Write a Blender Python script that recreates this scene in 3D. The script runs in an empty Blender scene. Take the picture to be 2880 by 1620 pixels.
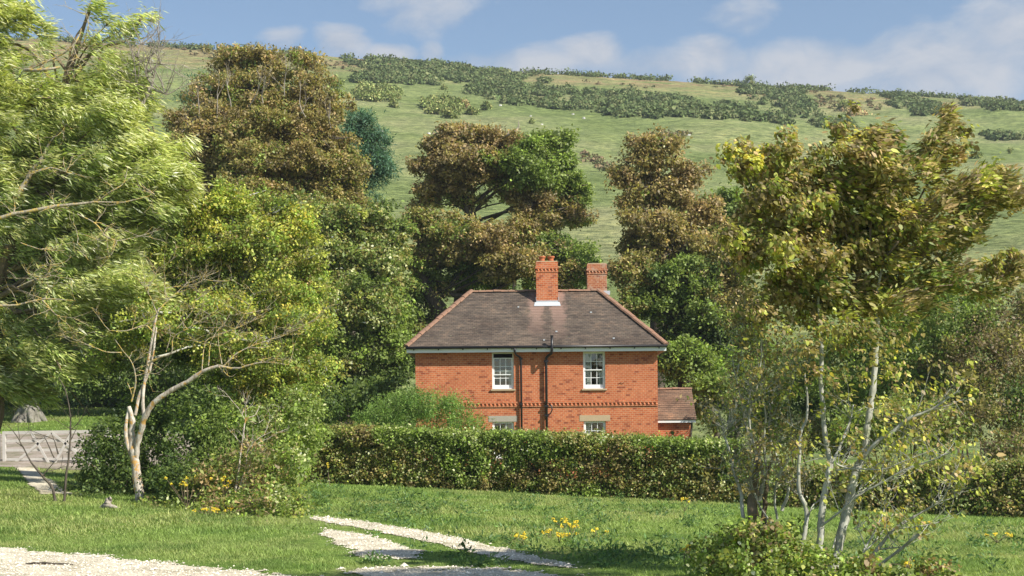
import bpy, math, random
import numpy as np
from math import radians as R, sin, cos, pi, sqrt
random.seed(3)
scn = bpy.context.scene
col = scn.collection

# ------------------------------------------------------------------ view geometry (u,v are photo pixels 2880x1620)
F = 4000.0; HV = 1195.0; CAMZ = 2.0; ROLL = R(0.5)
def P(u, v, Y):
    du = u-1440.0; dv = HV-v
    a = du*cos(ROLL)+dv*sin(ROLL); b = -du*sin(ROLL)+dv*cos(ROLL)
    return np.array([a*Y/F, Y, CAMZ+b*Y/F])
def unP(p):
    a = p[...,0]/p[...,1]*F; b = (p[...,2]-CAMZ)/p[...,1]*F
    return 1440+a*cos(ROLL)-b*sin(ROLL), HV-(a*sin(ROLL)+b*cos(ROLL))

# ------------------------------------------------------------------ noise
def _h(ix, iy, s):
    n = np.sin(ix*127.1+iy*311.7+s*74.7)*43758.5453
    return n-np.floor(n)
def vnoise(x, y, s=0):
    x = np.asarray(x, float); y = np.asarray(y, float)
    ix = np.floor(x); iy = np.floor(y); fx = x-ix; fy = y-iy
    fx = fx*fx*(3-2*fx); fy = fy*fy*(3-2*fy)
    a = _h(ix,iy,s); b = _h(ix+1,iy,s); c = _h(ix,iy+1,s); d = _h(ix+1,iy+1,s)
    return (a*(1-fx)+b*fx)*(1-fy)+(c*(1-fx)+d*fx)*fy
def fbm(x, y, s=0, o=4):
    r = 0; a = .5
    for i in range(o):
        r = r+a*vnoise(x*2**i, y*2**i, s+i); a *= .5
    return r/(1-.5**o)

# ------------------------------------------------------------------ terrain
def S(t):
    t = np.clip(t, 0, 1); return t*t*(3-2*t)
_sk = np.array([(-400,92),(0,104),(105,108),(340,124),(700,142),(930,158),(977,166),(1198,176),(1374,197),(1640,213),(1900,228),(1920,231),(2330,257),(2645,274),(2880,288),(3300,315)], float)
_d = np.array([P(u, v, 360.) for u, v in _sk])
def Hc(x): return np.interp(x, _d[:,0], _d[:,2])
def gz(x, y):
    x = np.asarray(x, float); y = np.asarray(y, float)
    z = -.046*np.clip(x, -16, 15)*S((y-22)/18)
    z = z + .085*np.clip(y-44, 0, 40)*S((-x-5)/7)
    z = z*(1-S((y-88)/70.))
    z = z + .05*(fbm(x*.5, y*.5, 5, 3)-.5)*S((y-10)/5)
    t = np.clip((y-80)/280., 0, 3)
    h = np.where(t <= 1, (t+.12*t*(1-t)), 1-.35*(t-1))
    h = h*Hc(x)*S(t/.04)
    bump = (fbm(x*.03, y*.03, 9, 3)-.5)*5*S(t*5)*S((.93-t)*3.5) + (fbm(x*.15, y*.25, 12, 3)-.5)*.8*S(t*5)
    return z+h+bump
_Y = np.concatenate([np.arange(12, 60, .1), np.arange(60, 400, .4)])
def hit(u, v):
    p = np.stack(P(u, v, 1.)); q = np.stack([p[0]*_Y, _Y, CAMZ+(p[2]-CAMZ)*_Y], 1)
    g = gz(q[:,0], q[:,1]); k = np.nonzero(q[:,2] <= g)[0]
    i = k[0] if len(k) else len(_Y)-1
    return np.array([q[i,0], q[i,1], float(g[i])])

# ------------------------------------------------------------------ object helpers
def tag(o, label=None, cat=None, group=None, kind=None):
    if label: o['label'] = label
    if cat: o['category'] = cat
    if group: o['group'] = group
    if kind: o['kind'] = kind
    return o
def empty(name, loc, label, cat, group=None, kind=None):
    o = bpy.data.objects.new(name, None); col.objects.link(o)
    o.location = [float(c) for c in loc]; o.empty_display_size = .3
    return tag(o, label, cat, group, kind)
def npmesh(name, verts, faces, mat, parent=None, colors=None, smooth=False, mats=None):
    """verts (N,3) in world space relative to parent's location; faces: list of int arrays (M,k)"""
    me = bpy.data.meshes.new(name)
    verts = np.asarray(verts, np.float32)
    if not isinstance(faces, list): faces = [faces]
    faces = [np.asarray(f, np.int32) for f in faces if len(f)]
    me.vertices.add(len(verts)); me.vertices.foreach_set('co', verts.ravel())
    loops = np.concatenate([f.ravel() for f in faces])
    sizes = np.concatenate([np.full(len(f), f.shape[1], np.int32) for f in faces])
    st = np.concatenate([[0], np.cumsum(sizes)[:-1]]).astype(np.int32)
    me.loops.add(len(loops)); me.loops.foreach_set('vertex_index', loops)
    me.polygons.add(len(sizes)); me.polygons.foreach_set('loop_start', st)
    try: me.polygons.foreach_set('loop_total', sizes)
    except Exception: pass
    me.update(calc_edges=True)
    if colors is not None:
        a = me.attributes.new('col', 'FLOAT_COLOR', 'FACE')
        c = np.ones((len(sizes), 4), np.float32); c[:,:3] = colors
        a.data.foreach_set('color', c.ravel())
    if smooth: me.polygons.foreach_set('use_smooth', np.ones(len(sizes), bool))
    me.materials.append(mat); me.validate()
    o = bpy.data.objects.new(name, me); col.objects.link(o)
    if parent is not None: o.parent = parent
    return o
class MB:
    def __init__(s): s.v = []; s.f = []
    def quad(s, *p):
        n = len(s.v); s.v += [tuple(q) for q in p]; s.f.append(tuple(range(n, n+len(p))))
    def box(s, x0, x1, y0, y1, z0, z1):
        n = len(s.v)
        s.v += [(x0,y0,z0),(x1,y0,z0),(x1,y1,z0),(x0,y1,z0),(x0,y0,z1),(x1,y0,z1),(x1,y1,z1),(x0,y1,z1)]
        for f in ((0,3,2,1),(4,5,6,7),(0,1,5,4),(1,2,6,5),(2,3,7,6),(3,0,4,7)): s.f.append(tuple(n+i for i in f))
    def bar(s, a, b, w, h):
        a = np.array(a, float); b = np.array(b, float); d = b-a; d /= np.linalg.norm(d)
        up = np.array([0,0,1.]) if abs(d[2]) < .95 else np.array([0,1.,0])
        r = np.cross(d, up); r /= np.linalg.norm(r); t = np.cross(r, d)
        n = len(s.v)
        for e in (a, b):
            for i, j in ((-1,-1),(1,-1),(1,1),(-1,1)): s.v.append(tuple(e+r*i*w/2+t*j*h/2))
        for f in ((0,1,2,3),(7,6,5,4),(0,4,5,1),(1,5,6,2),(2,6,7,3),(3,7,4,0)): s.f.append(tuple(n+i for i in f))
    def tube(s, pts, rad, k=8, cap=True):
        v, f = tube(np.array(pts, float), rad if hasattr(rad, '__len__') else [rad]*len(pts), k)
        n = len(s.v); s.v += [tuple(q) for q in v]; s.f += [tuple(int(n+i) for i in q) for q in f]
        if cap:
            s.f.append(tuple(n+i for i in range(k))[::-1]); m = len(v)-k; s.f.append(tuple(n+m+i for i in range(k)))
    def build(s, name, mat, parent=None, smooth=False, bevel=0):
        me = bpy.data.meshes.new(name); me.from_pydata([tuple(float(c) for c in v) for v in s.v], [], s.f); me.update()
        if smooth: me.polygons.foreach_set('use_smooth', np.ones(len(me.polygons), bool))
        me.materials.append(mat)
        o = bpy.data.objects.new(name, me); col.objects.link(o)
        if bevel:
            m = o.modifiers.new('b', 'BEVEL'); m.width = bevel; m.segments = 1
        if parent is not None: o.parent = parent
        return o
def tube(pts, rad, k=6):
    pts = np.asarray(pts, float); n = len(pts); rad = np.asarray(rad, float)
    d = np.gradient(pts, axis=0); d /= (np.linalg.norm(d, axis=1)[:,None]+1e-9)
    ref = np.array([.3,1.,.2]); a = np.cross(d, ref); a /= (np.linalg.norm(a, axis=1)[:,None]+1e-9)
    b = np.cross(d, a); th = np.arange(k)*2*pi/k
    v = pts[:,None,:]+rad[:,None,None]*(a[:,None,:]*np.cos(th)[None,:,None]+b[:,None,:]*np.sin(th)[None,:,None])
    i = np.arange(n-1)[:,None]*k; j = np.arange(k)[None,:]; j2 = (j+1)%k
    f = np.stack([i+j, i+j2, i+k+j2, i+k+j], -1).reshape(-1, 4)
    return v.reshape(-1, 3), f
class Wood:
    def __init__(s): s.V = []; s.Fq = []; s.n = 0
    def add(s, pts, rad, k=6, sub=3, wob=0, rng=None):
        pts = np.asarray(pts, float); rad = np.asarray(rad, float)
        if sub > 1:      # Catmull-Rom resample
            pp = np.vstack([2*pts[0]-pts[1], pts, 2*pts[-1]-pts[-2]]); out = []; ro = []
            for i in range(len(pts)-1):
                for t in np.arange(sub)/sub:
                    p0,p1,p2,p3 = pp[i:i+4]
                    out.append(.5*((2*p1)+(-p0+p2)*t+(2*p0-5*p1+4*p2-p3)*t*t+(-p0+3*p1-3*p2+p3)*t**3))
                    ro.append(rad[i]*(1-t)+rad[i+1]*t)
            out.append(pts[-1]); ro.append(rad[-1]); pts = np.array(out); rad = np.array(ro)
        if wob and rng is not None:
            pts = pts+rng.normal(0, wob, pts.shape)*rad[:,None]
            rad = rad*(1+rng.normal(0, .07, len(rad)))
        v, f = tube(pts, rad, k); s.V.append(v); s.Fq.append(f+s.n); s.n += len(v)
        return pts
    def build(s, name, mat, parent, base):
        return npmesh(name, np.vstack(s.V)-np.asarray(base), np.vstack(s.Fq), mat, parent, smooth=True)
def twig(w, rng, a, d, L, r, depth, spread=.6, k=4, up=.15, tips=None):
    """recursive bare branching"""
    d = d/np.linalg.norm(d); n = 4; pts = [a]; q = a.copy(); dd = d.copy()
    for i in range(n):
        dd = dd+rng.normal(0, .16, 3)+np.array([0,0,up*.3]); dd /= np.linalg.norm(dd)
        q = q+dd*L/n; pts.append(q)
    w.add(pts, np.linspace(r, r*.45, n+1), k, 1)
    if tips is not None and depth <= 1: tips.append(q)
    if depth > 0:
        for j in range(rng.integers(2, 4)):
            i = rng.integers(1, n+1); nd = dd+rng.normal(0, spread, 3)+np.array([0,0,up])
            twig(w, rng, pts[i], nd, L*rng.uniform(.5,.75), r*.5, depth-1, spread, k, up, tips)

# ------------------------------------------------------------------ materials
def newmat(name):
    m = bpy.data.materials.new(name); m.use_nodes = True; nt = m.node_tree; nt.nodes.clear()
    return m, nt, nt.nodes, nt.links
def ramp(N, stops, interp='LINEAR'):
    r = N.new('ShaderNodeValToRGB'); r.color_ramp.interpolation = interp
    e = r.color_ramp.elements
    while len(e) < len(stops): e.new(.5)
    for i, (p, c) in enumerate(stops): e[i].position = p; e[i].color = (*c, 1) if len(c) == 3 else c
    return r
def noise(N, L, vec, scale, detail=4, rough=.6, dist=0):
    n = N.new('ShaderNodeTexNoise'); n.inputs['Scale'].default_value = scale; n.inputs['Detail'].default_value = detail
    n.inputs['Roughness'].default_value = rough; n.inputs['Distortion'].default_value = dist
    if vec is not None: L.new(vec, n.inputs['Vector'])
    return n
def mixc(N, L, fac, a, b, mode='MIX'):
    m = N.new('ShaderNodeMix'); m.data_type = 'RGBA'; m.blend_type = mode
    for k, x in ((0, fac), (6, a), (7, b)):
        if hasattr(x, 'links') or hasattr(x, 'is_output'): L.new(x, m.inputs[k])
        else: m.inputs[k].default_value = x if k == 0 else (*x, 1)
    return m.outputs[2]
def math_(N, L, op, a, b=None, clamp=False):
    m = N.new('ShaderNodeMath'); m.operation = op; m.use_clamp = clamp
    for k, x in ((0, a), (1, b)):
        if x is None: continue
        if hasattr(x, 'is_output'): L.new(x, m.inputs[k])
        else: m.inputs[k].default_value = x
    return m.outputs[0]
def finish(nt, N, L, colr, rough=.8, spec=.3, bump=None, bs=.3, bd=.02):
    b = N.new('ShaderNodeBsdfPrincipled'); o = N.new('ShaderNodeOutputMaterial')
    if hasattr(colr, 'is_output'): L.new(colr, b.inputs['Base Color'])
    else: b.inputs['Base Color'].default_value = (*colr, 1)
    b.inputs['Roughness'].default_value = rough; b.inputs['Specular IOR Level'].default_value = spec
    if bump is not None:
        bm = N.new('ShaderNodeBump'); bm.inputs['Strength'].default_value = bs; bm.inputs['Distance'].default_value = bd
        L.new(bump, bm.inputs['Height']); L.new(bm.outputs[0], b.inputs['Normal'])
    L.new(b.outputs[0], o.inputs[0]); return b
def leafmat(name, trans=.45, rough=.5, spec=.35, tint=(1.15,1.2,.7)):
    m, nt, N, L = newmat(name)
    a = N.new('ShaderNodeAttribute'); a.attribute_name = 'col'
    b = N.new('ShaderNodeBsdfPrincipled'); b.inputs['Roughness'].default_value = rough; b.inputs['Specular IOR Level'].default_value = spec
    L.new(a.outputs['Color'], b.inputs['Base Color'])
    t = N.new('ShaderNodeBsdfTranslucent'); L.new(mixc(N, L, 1.0, a.outputs['Color'], tint, 'MULTIPLY'), t.inputs[0])
    x = N.new('ShaderNodeMixShader'); x.inputs[0].default_value = trans
    L.new(b.outputs[0], x.inputs[1]); L.new(t.outputs[0], x.inputs[2])
    o = N.new('ShaderNodeOutputMaterial'); L.new(x.outputs[0], o.inputs[0]); return m
def simple(name, c, rough=.6, spec=.4, var=.0, scale=8, c2=None):
    m, nt, N, L = newmat(name)
    tc = N.new('ShaderNodeTexCoord')
    n = noise(N, L, tc.outputs['Object'], scale, 5)
    c2 = c2 or tuple(k*(1-var) for k in c)
    finish(nt, N, L, mixc(N, L, n.outputs[0], c, c2), rough, spec, n.outputs[0], .15, .01); return m
def barkmat(name, c1, c2, lichen=None, lam=.55, sc=6):
    m, nt, N, L = newmat(name)
    tc = N.new('ShaderNodeTexCoord'); mp = N.new('ShaderNodeMapping'); mp.inputs['Scale'].default_value = (1,1,.35)
    L.new(tc.outputs['Object'], mp.inputs[0])
    n = noise(N, L, mp.outputs[0], sc*2, 6, .65); r = ramp(N, [(.35,c2),(.62,c1)]); L.new(n.outputs[0], r.inputs[0]); c = r.outputs[0]
    if lichen:
        n2 = noise(N, L, tc.outputs['Object'], sc*.9, 5, .7); r2 = ramp(N, [(lam-.03,(0,0,0)),(lam+.03,(1,1,1))]); L.new(n2.outputs[0], r2.inputs[0])
        c = mixc(N, L, r2.outputs[0], c, lichen)
    finish(nt, N, L, c, .85, .2, n.outputs[0], .6, .02); return m

M = {}
M['leaf'] = leafmat('leaf')
M['willow'] = leafmat('willow_leaf', .4, .42, .5)
M['hill_leaf'] = leafmat('gorse_foliage', .15, .8, .1)
M['grass_blade'] = leafmat('grass_blade', .4, .55, .25)
M['petal'] = leafmat('petal', .3, .6, .2, (1,1,.8))
M['bark_dark'] = barkmat('bark_dark', (.12,.10,.075), (.05,.04,.03))
M['bark_grey'] = barkmat('bark_grey', (.50,.49,.42), (.24,.23,.18), (.30,.31,.20), .58, 5)
M['bark_brown'] = barkmat('bark_brown', (.22,.17,.11), (.10,.075,.05), (.3,.22,.07), .6, 5)
M['bark_pale'] = barkmat('bark_pale', (.60,.54,.45), (.24,.19,.14), (.46,.27,.08), .56, 7)
M['bark_lichen'] = barkmat('bark_lichen', (.40,.35,.26), (.18,.15,.10), (.46,.33,.09), .53, 9)
M['bark_mid'] = barkmat('bark_mid', (.27,.25,.21), (.12,.11,.09), (.2,.2,.14), .58, 4)
M['bark_dead'] = barkmat('bark_dead', (.40,.35,.29), (.2,.17,.13))

def m_ground():
    m, nt, N, L = newmat('meadow_turf')
    tc = N.new('ShaderNodeTexCoord'); P_ = tc.outputs['Object']
    n1 = noise(N, L, P_, .35, 5, .6); n2 = noise(N, L, P_, 3.5, 6, .7); n3 = noise(N, L, P_, 40, 3, .7)
    r1 = ramp(N, [(.35,(.10,.17,.03)),(.5,(.16,.235,.05)),(.68,(.25,.26,.10))]); L.new(n1.outputs[0], r1.inputs[0])
    r2 = ramp(N, [(.3,(.5,.55,.5)),(.55,(1,1,1)),(.75,(1.3,1.2,1.1))]); L.new(n2.outputs[0], r2.inputs[0])
    r3 = ramp(N, [(.3,(.55,.55,.5)),(.7,(1.2,1.2,1.1))]); L.new(n3.outputs[0], r3.inputs[0])
    c = mixc(N, L, 1.0, r1.outputs[0], r2.outputs[0], 'MULTIPLY'); c = mixc(N, L, .8, c, r3.outputs[0], 'MULTIPLY')
    finish(nt, N, L, c, .9, .1, n3.outputs[0], .6, .03); return m
M['ground'] = m_ground()
def m_hill():
    m, nt, N, L = newmat('down_grass')
    tc = N.new('ShaderNodeTexCoord'); P_ = tc.outputs['Object']
    mp = N.new('ShaderNodeMapping'); mp.inputs['Scale'].default_value = (.45,1.0,1.6); L.new(P_, mp.inputs[0])
    n1 = noise(N, L, P_, .035, 5, .6); n2 = noise(N, L, mp.outputs[0], .32, 8, .75); n3 = noise(N, L, mp.outputs[0], 1.6, 7, .8)
    r1 = ramp(N, [(.36,(.165,.212,.075)),(.5,(.208,.25,.10)),(.66,(.29,.29,.15))]); L.new(n1.outputs[0], r1.inputs[0])
    c = r1.outputs[0]
    # heath towards the crest: dry grass and bracken
    sx = N.new('ShaderNodeSeparateXYZ'); L.new(P_, sx.inputs[0])
    hgt = math_(N, L, 'MULTIPLY_ADD', sx.outputs[0], .045); hgt.node.inputs[2].default_value = 0
    s = math_(N, L, 'ADD', sx.outputs[2], hgt)
    s = math_(N, L, 'ADD', s, math_(N, L, 'MULTIPLY', math_(N, L, 'SUBTRACT', n1.outputs[0], .5), 60.))
    mr = N.new('ShaderNodeMapRange'); mr.inputs[1].default_value = 66; mr.inputs[2].default_value = 88; L.new(s, mr.inputs[0])
    n4 = noise(N, L, mp.outputs[0], .16, 6, .7)
    r4 = ramp(N, [(.40,(.16,.20,.065)),(.48,(.30,.27,.13)),(.56,(.26,.17,.10)),(.64,(.11,.15,.05))]); L.new(n4.outputs[0], r4.inputs[0])
    c = mixc(N, L, mr.outputs[0], c, r4.outputs[0])
    r2 = ramp(N, [(.38,(.80,.81,.76)),(.5,(1.02,1.02,1.02)),(.62,(1.22,1.17,1.12))]); L.new(n2.outputs[0], r2.inputs[0])
    r3 = ramp(N, [(.42,(.5,.53,.5)),(.52,(1,1,1)),(.62,(1.4,1.33,1.22))]); L.new(n3.outputs[0], r3.inputs[0])
    c = mixc(N, L, 1.0, c, r2.outputs[0], 'MULTIPLY'); c = mixc(N, L, 1., c, r3.outputs[0], 'MULTIPLY')
    mq = N.new('ShaderNodeMapping'); mq.inputs['Scale'].default_value = (.05,.12,1.3); L.new(P_, mq.inputs[0])
    n6 = noise(N, L, mq.outputs[0], 1.0, 6, .7, 0); r6 = ramp(N, [(.40,(.98,.98,.97)),(.5,(1.04,1.04,1.03)),(.6,(1.09,1.08,1.05))]); L.new(n6.outputs[0], r6.inputs[0]); c = mixc(N, L, 1., c, r6.outputs[0], 'MULTIPLY')
    # bare chalky scars
    n5 = noise(N, L, mp.outputs[0], .9, 4, .8); r5 = ramp(N, [(.74,(0,0,0)),(.80,(1,1,1))]); L.new(n5.outputs[0], r5.inputs[0])
    c = mixc(N, L, math_(N, L, 'MULTIPLY', r5.outputs[0], .6), c, (.42,.38,.27))
    finish(nt, N, L, c, .95, .05, n3.outputs[0], .9, .5); return m
M['hill'] = m_hill()
def m_gravel(name, a, b, c_):
    m, nt, N, L = newmat(name)
    tc = N.new('ShaderNodeTexCoord'); v = N.new('ShaderNodeTexVoronoi'); v.inputs['Scale'].default_value = 28; L.new(tc.outputs['Object'], v.inputs['Vector'])
    n = noise(N, L, tc.outputs['Object'], 1.3, 5, .7); n2 = noise(N, L, tc.outputs['Object'], 16, 4, .7)
    r = ramp(N, [(.3,c_),(.5,b),(.6,a)]); L.new(n.outputs[0], r.inputs[0])
    r2 = ramp(N, [(.25,(.35,.33,.28)),(.42,(.9,.9,.88)),(.7,(1.05,1.05,1.05))]); L.new(n2.outputs[0], r2.inputs[0])
    c = mixc(N, L, 1.0, r.outputs[0], r2.outputs[0], 'MULTIPLY')
    finish(nt, N, L, c, .9, .15, v.outputs[0], .8, .02); return m
M['gravel'] = m_gravel('limestone_gravel', (.67,.60,.46), (.58,.51,.38), (.29,.25,.16))
M['gravel_grey'] = m_gravel('old_gravel', (.38,.32,.275), (.30,.25,.20), (.15,.16,.08))
M['pebble'] = leafmat('pebble', .0, .85, .2)

def brickvec(N, L, sc=1.0):
    tc = N.new('ShaderNodeTexCoord'); s = N.new('ShaderNodeSeparateXYZ'); L.new(tc.outputs['Object'], s.inputs[0])
    g = N.new('ShaderNodeSeparateXYZ'); L.new(tc.outputs['Normal'], g.inputs[0])
    k = math_(N, L, 'GREATER_THAN', math_(N, L, 'ABSOLUTE', g.outputs[0]), .6)
    ax = math_(N, L, 'MULTIPLY', s.outputs[0], math_(N, L, 'SUBTRACT', 1., k)); ay = math_(N, L, 'MULTIPLY', s.outputs[1], k)
    c = N.new('ShaderNodeCombineXYZ'); L.new(math_(N, L, 'ADD', ax, ay), c.inputs[0]); L.new(s.outputs[2], c.inputs[1])
    return tc, c.outputs[0]
def m_brick(name='red_brick', tint=(1,1,1), stain=0):
    m, nt, N, L = newmat(name); tc, v = brickvec(N, L)
    b = N.new('ShaderNodeTexBrick'); L.new(v, b.inputs['Vector'])
    b.inputs['Scale'].default_value = 1; b.inputs['Brick Width'].default_value = .172; b.inputs['Row Height'].default_value = .075
    b.inputs['Mortar Size'].default_value = .0085; b.inputs['Mortar Smooth'].default_value = .2; b.inputs['Bias'].default_value = -.1
    b.offset = .5
    b.inputs['Color1'].default_value = (.52*tint[0],.158*tint[1],.062*tint[2],1); b.inputs['Color2'].default_value = (.41*tint[0],.100*tint[1],.040*tint[2],1)
    b.inputs['Mortar'].default_value = (.50,.29,.17,1)
    b2 = N.new('ShaderNodeTexBrick'); L.new(v, b2.inputs['Vector'])       # scattered dark headers on the same bond
    b2.inputs['Scale'].default_value = 1; b2.inputs['Brick Width'].default_value = .172; b2.inputs['Row Height'].default_value = .075
    b2.inputs['Mortar Size'].default_value = 0; b2.offset = .5
    b2.inputs['Color1'].default_value = (0,0,0,1); b2.inputs['Color2'].default_value = (1,1,1,1)
    r = ramp(N, [(.86,(1,1,1)),(.95,(.66,.6,.64))]); L.new(b2.outputs[0], r.inputs[0])
    n = noise(N, L, tc.outputs['Object'], 1.1, 5, .65); r2 = ramp(N, [(.3,(.82,.78,.75)),(.55,(1,1,1)),(.75,(1.12,1.12,1.15))]); L.new(n.outputs[0], r2.inputs[0])
    n3 = noise(N, L, v, 9, 4, .8); r3 = ramp(N, [(.3,(.72,.7,.7)),(.6,(1.1,1.1,1.1))]); L.new(n3.outputs[0], r3.inputs[0])
    c = mixc(N, L, 1., b.outputs[0], r.outputs[0], 'MULTIPLY'); c = mixc(N, L, 1., c, r2.outputs[0], 'MULTIPLY'); c = mixc(N, L, .7, c, r3.outputs[0], 'MULTIPLY')
    if stain:
        n4 = noise(N, L, tc.outputs['Object'], 4, 5, .8); r4 = ramp(N, [(.5,(0,0,0)),(.62,(1,1,1))]); L.new(n4.outputs[0], r4.inputs[0])
        c = mixc(N, L, math_(N, L, 'MULTIPLY', r4.outputs[0], stain), c, (.42,.30,.22))
    finish(nt, N, L, c, .88, .2, b.outputs['Fac'], -.4, .008); return m
M['brick'] = m_brick(); M['brick_stack'] = m_brick('stack_brick', (1,.95,.9), .2); M['brick_old'] = m_brick('weathered_brick', (.75,.9,1.1), .7)
def m_tile(name, base, alt, streak=None):
    m, nt, N, L = newmat(name)
    tc = N.new('ShaderNodeTexCoord'); s = N.new('ShaderNodeSeparateXYZ'); L.new(tc.outputs['Object'], s.inputs[0])
    c0 = N.new('ShaderNodeCombineXYZ'); L.new(math_(N, L, 'ADD', s.outputs[0], math_(N, L, 'MULTIPLY', s.outputs[1], .0)), c0.inputs[0]); L.new(s.outputs[2], c0.inputs[1])
    b = N.new('ShaderNodeTexBrick'); L.new(c0.outputs[0], b.inputs['Vector']); b.inputs['Scale'].default_value = 1
    b.inputs['Brick Width'].default_value = .165; b.inputs['Row Height'].default_value = .0695; b.inputs['Mortar Size'].default_value = .004
    b.inputs['Color1'].default_value = (*base,1); b.inputs['Color2'].default_value = (*alt,1); b.inputs['Mortar'].default_value = (.03,.022,.02,1); b.inputs['Bias'].default_value = -.25
    n = noise(N, L, tc.outputs['Object'], .9, 5, .7); r = ramp(N, [(.3,(.7,.66,.66)),(.55,(1,1,1)),(.75,(1.5,1.3,1.15))]); L.new(n.outputs[0], r.inputs[0])
    c = mixc(N, L, 1., b.outputs[0], r.outputs[0], 'MULTIPLY')
    mh = N.new('ShaderNodeMapping'); mh.inputs['Scale'].default_value = (1.4,1.4,14); L.new(tc.outputs['Object'], mh.inputs[0])
    nh = noise(N, L, mh.outputs[0], 1.0, 5, .75); rh = ramp(N, [(.34,(.55,.54,.55)),(.5,(1,1,1)),(.66,(1.6,1.5,1.4))]); L.new(nh.outputs[0], rh.inputs[0]); c = mixc(N, L, .8, c, rh.outputs[0], 'MULTIPLY')
    mp = N.new('ShaderNodeMapping'); mp.inputs['Scale'].default_value = (1,1,3); L.new(tc.outputs['Object'], mp.inputs[0])
    n2 = noise(N, L, mp.outputs[0], 5.5, 6, .8); r2 = ramp(N, [(.60,(0,0,0)),(.68,(1,1,1))]); L.new(n2.outputs[0], r2.inputs[0])
    c = mixc(N, L, math_(N, L, 'MULTIPLY', r2.outputs[0], .45), c, (.34,.32,.20))     # lichen flecks
    n5 = noise(N, L, mp.outputs[0], 9, 5, .8); r5 = ramp(N, [(.62,(0,0,0)),(.70,(1,1,1))]); L.new(n5.outputs[0], r5.inputs[0])
    c = mixc(N, L, math_(N, L, 'MULTIPLY', r5.outputs[0], .5), c, (.30,.14,.10))
    if streak is not None:      # washed tiles below the stack: a pair of pink runs round a sooty one
        d = math_(N, L, 'ABSOLUTE', math_(N, L, 'SUBTRACT', s.outputs[0], streak))
        n3 = noise(N, L, tc.outputs['Object'], 2.6, 6, .75)
        d2 = math_(N, L, 'ADD', d, math_(N, L, 'MULTIPLY', math_(N, L, 'SUBTRACT', n3.outputs[0], .5), 1.0))
        a = ramp(N, [(0,(.1,.1,.1)),(.14,(.15,.15,.15)),(.26,(1,1,1)),(.60,(1,1,1)),(.80,(0,0,0))]); L.new(d2, a.inputs[0])
        zf = N.new('ShaderNodeMapRange'); zf.inputs[1].default_value = 5.25; zf.inputs[2].default_value = 6.6; L.new(s.outputs[2], zf.inputs[0])
        c = mixc(N, L, math_(N, L, 'MULTIPLY', math_(N, L, 'MULTIPLY', a.outputs[0], zf.outputs[0]), .75), c, (.29,.185,.145))
    finish(nt, N, L, c, .85, .2, b.outputs['Fac'], -.5, .01); return m
M['tile'] = m_tile('roof_tile', (.138,.108,.084), (.080,.066,.055), .45)
M['tile_ext'] = m_tile('roof_tile_brown', (.21,.135,.09), (.15,.10,.07))
M['ridge'] = simple('ridge_tile', (.36,.18,.11), .85, .2, c2=(.15,.115,.085), scale=5)
M['white'] = simple('white_paint', (.80,.80,.78), .5, .4, .06, 6)
M['black'] = simple('black_iron_paint', (.014,.012,.013), .4, .5, .2, 10)
M['stone'] = simple('lintel_stone', (.42,.38,.31), .85, .2, .3, 7)
M['stone_warm'] = simple('warm_stone', (.50,.38,.24), .85, .2, .25, 7)
M['lead'] = simple('lead_flashing', (.50,.52,.55), .6, .3, .2, 5)
M['pot'] = simple('terracotta', (.50,.16,.07), .8, .2, .3, 9)
M['room'] = simple('dark_room', (.09,.07,.035), .9, .1, .3, 2)
M['curtain'] = simple('net_curtain', (.66,.66,.62), .9, .1, .1, 14)
M['wood_grey'] = simple('weathered_oak', (.62,.58,.53), .85, .15, .35, 7)
M['rock'] = simple('limestone', (.62,.60,.55), .9, .1, .3, 2)
def m_glass():
    m, nt, N, L = newmat('window_glass')
    t = N.new('ShaderNodeBsdfTransparent'); t.inputs[0].default_value = (.75,.8,.78,1)
    g = N.new('ShaderNodeBsdfGlossy'); g.inputs['Roughness'].default_value = .03
    tc = N.new('ShaderNodeTexCoord'); n = noise(N, L, tc.outputs['Object'], 1.6, 2); b = N.new('ShaderNodeBump'); b.inputs['Strength'].default_value = .25; b.inputs['Distance'].default_value = .05
    L.new(n.outputs[0], b.inputs['Height']); L.new(b.outputs[0], g.inputs['Normal'])
    x = N.new('ShaderNodeMixShader'); x.inputs[0].default_value = .14; L.new(t.outputs[0], x.inputs[1]); L.new(g.outputs[0], x.inputs[2])
    o = N.new('ShaderNodeOutputMaterial'); L.new(x.outputs[0], o.inputs[0]); return m
M['glass'] = m_glass()

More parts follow.
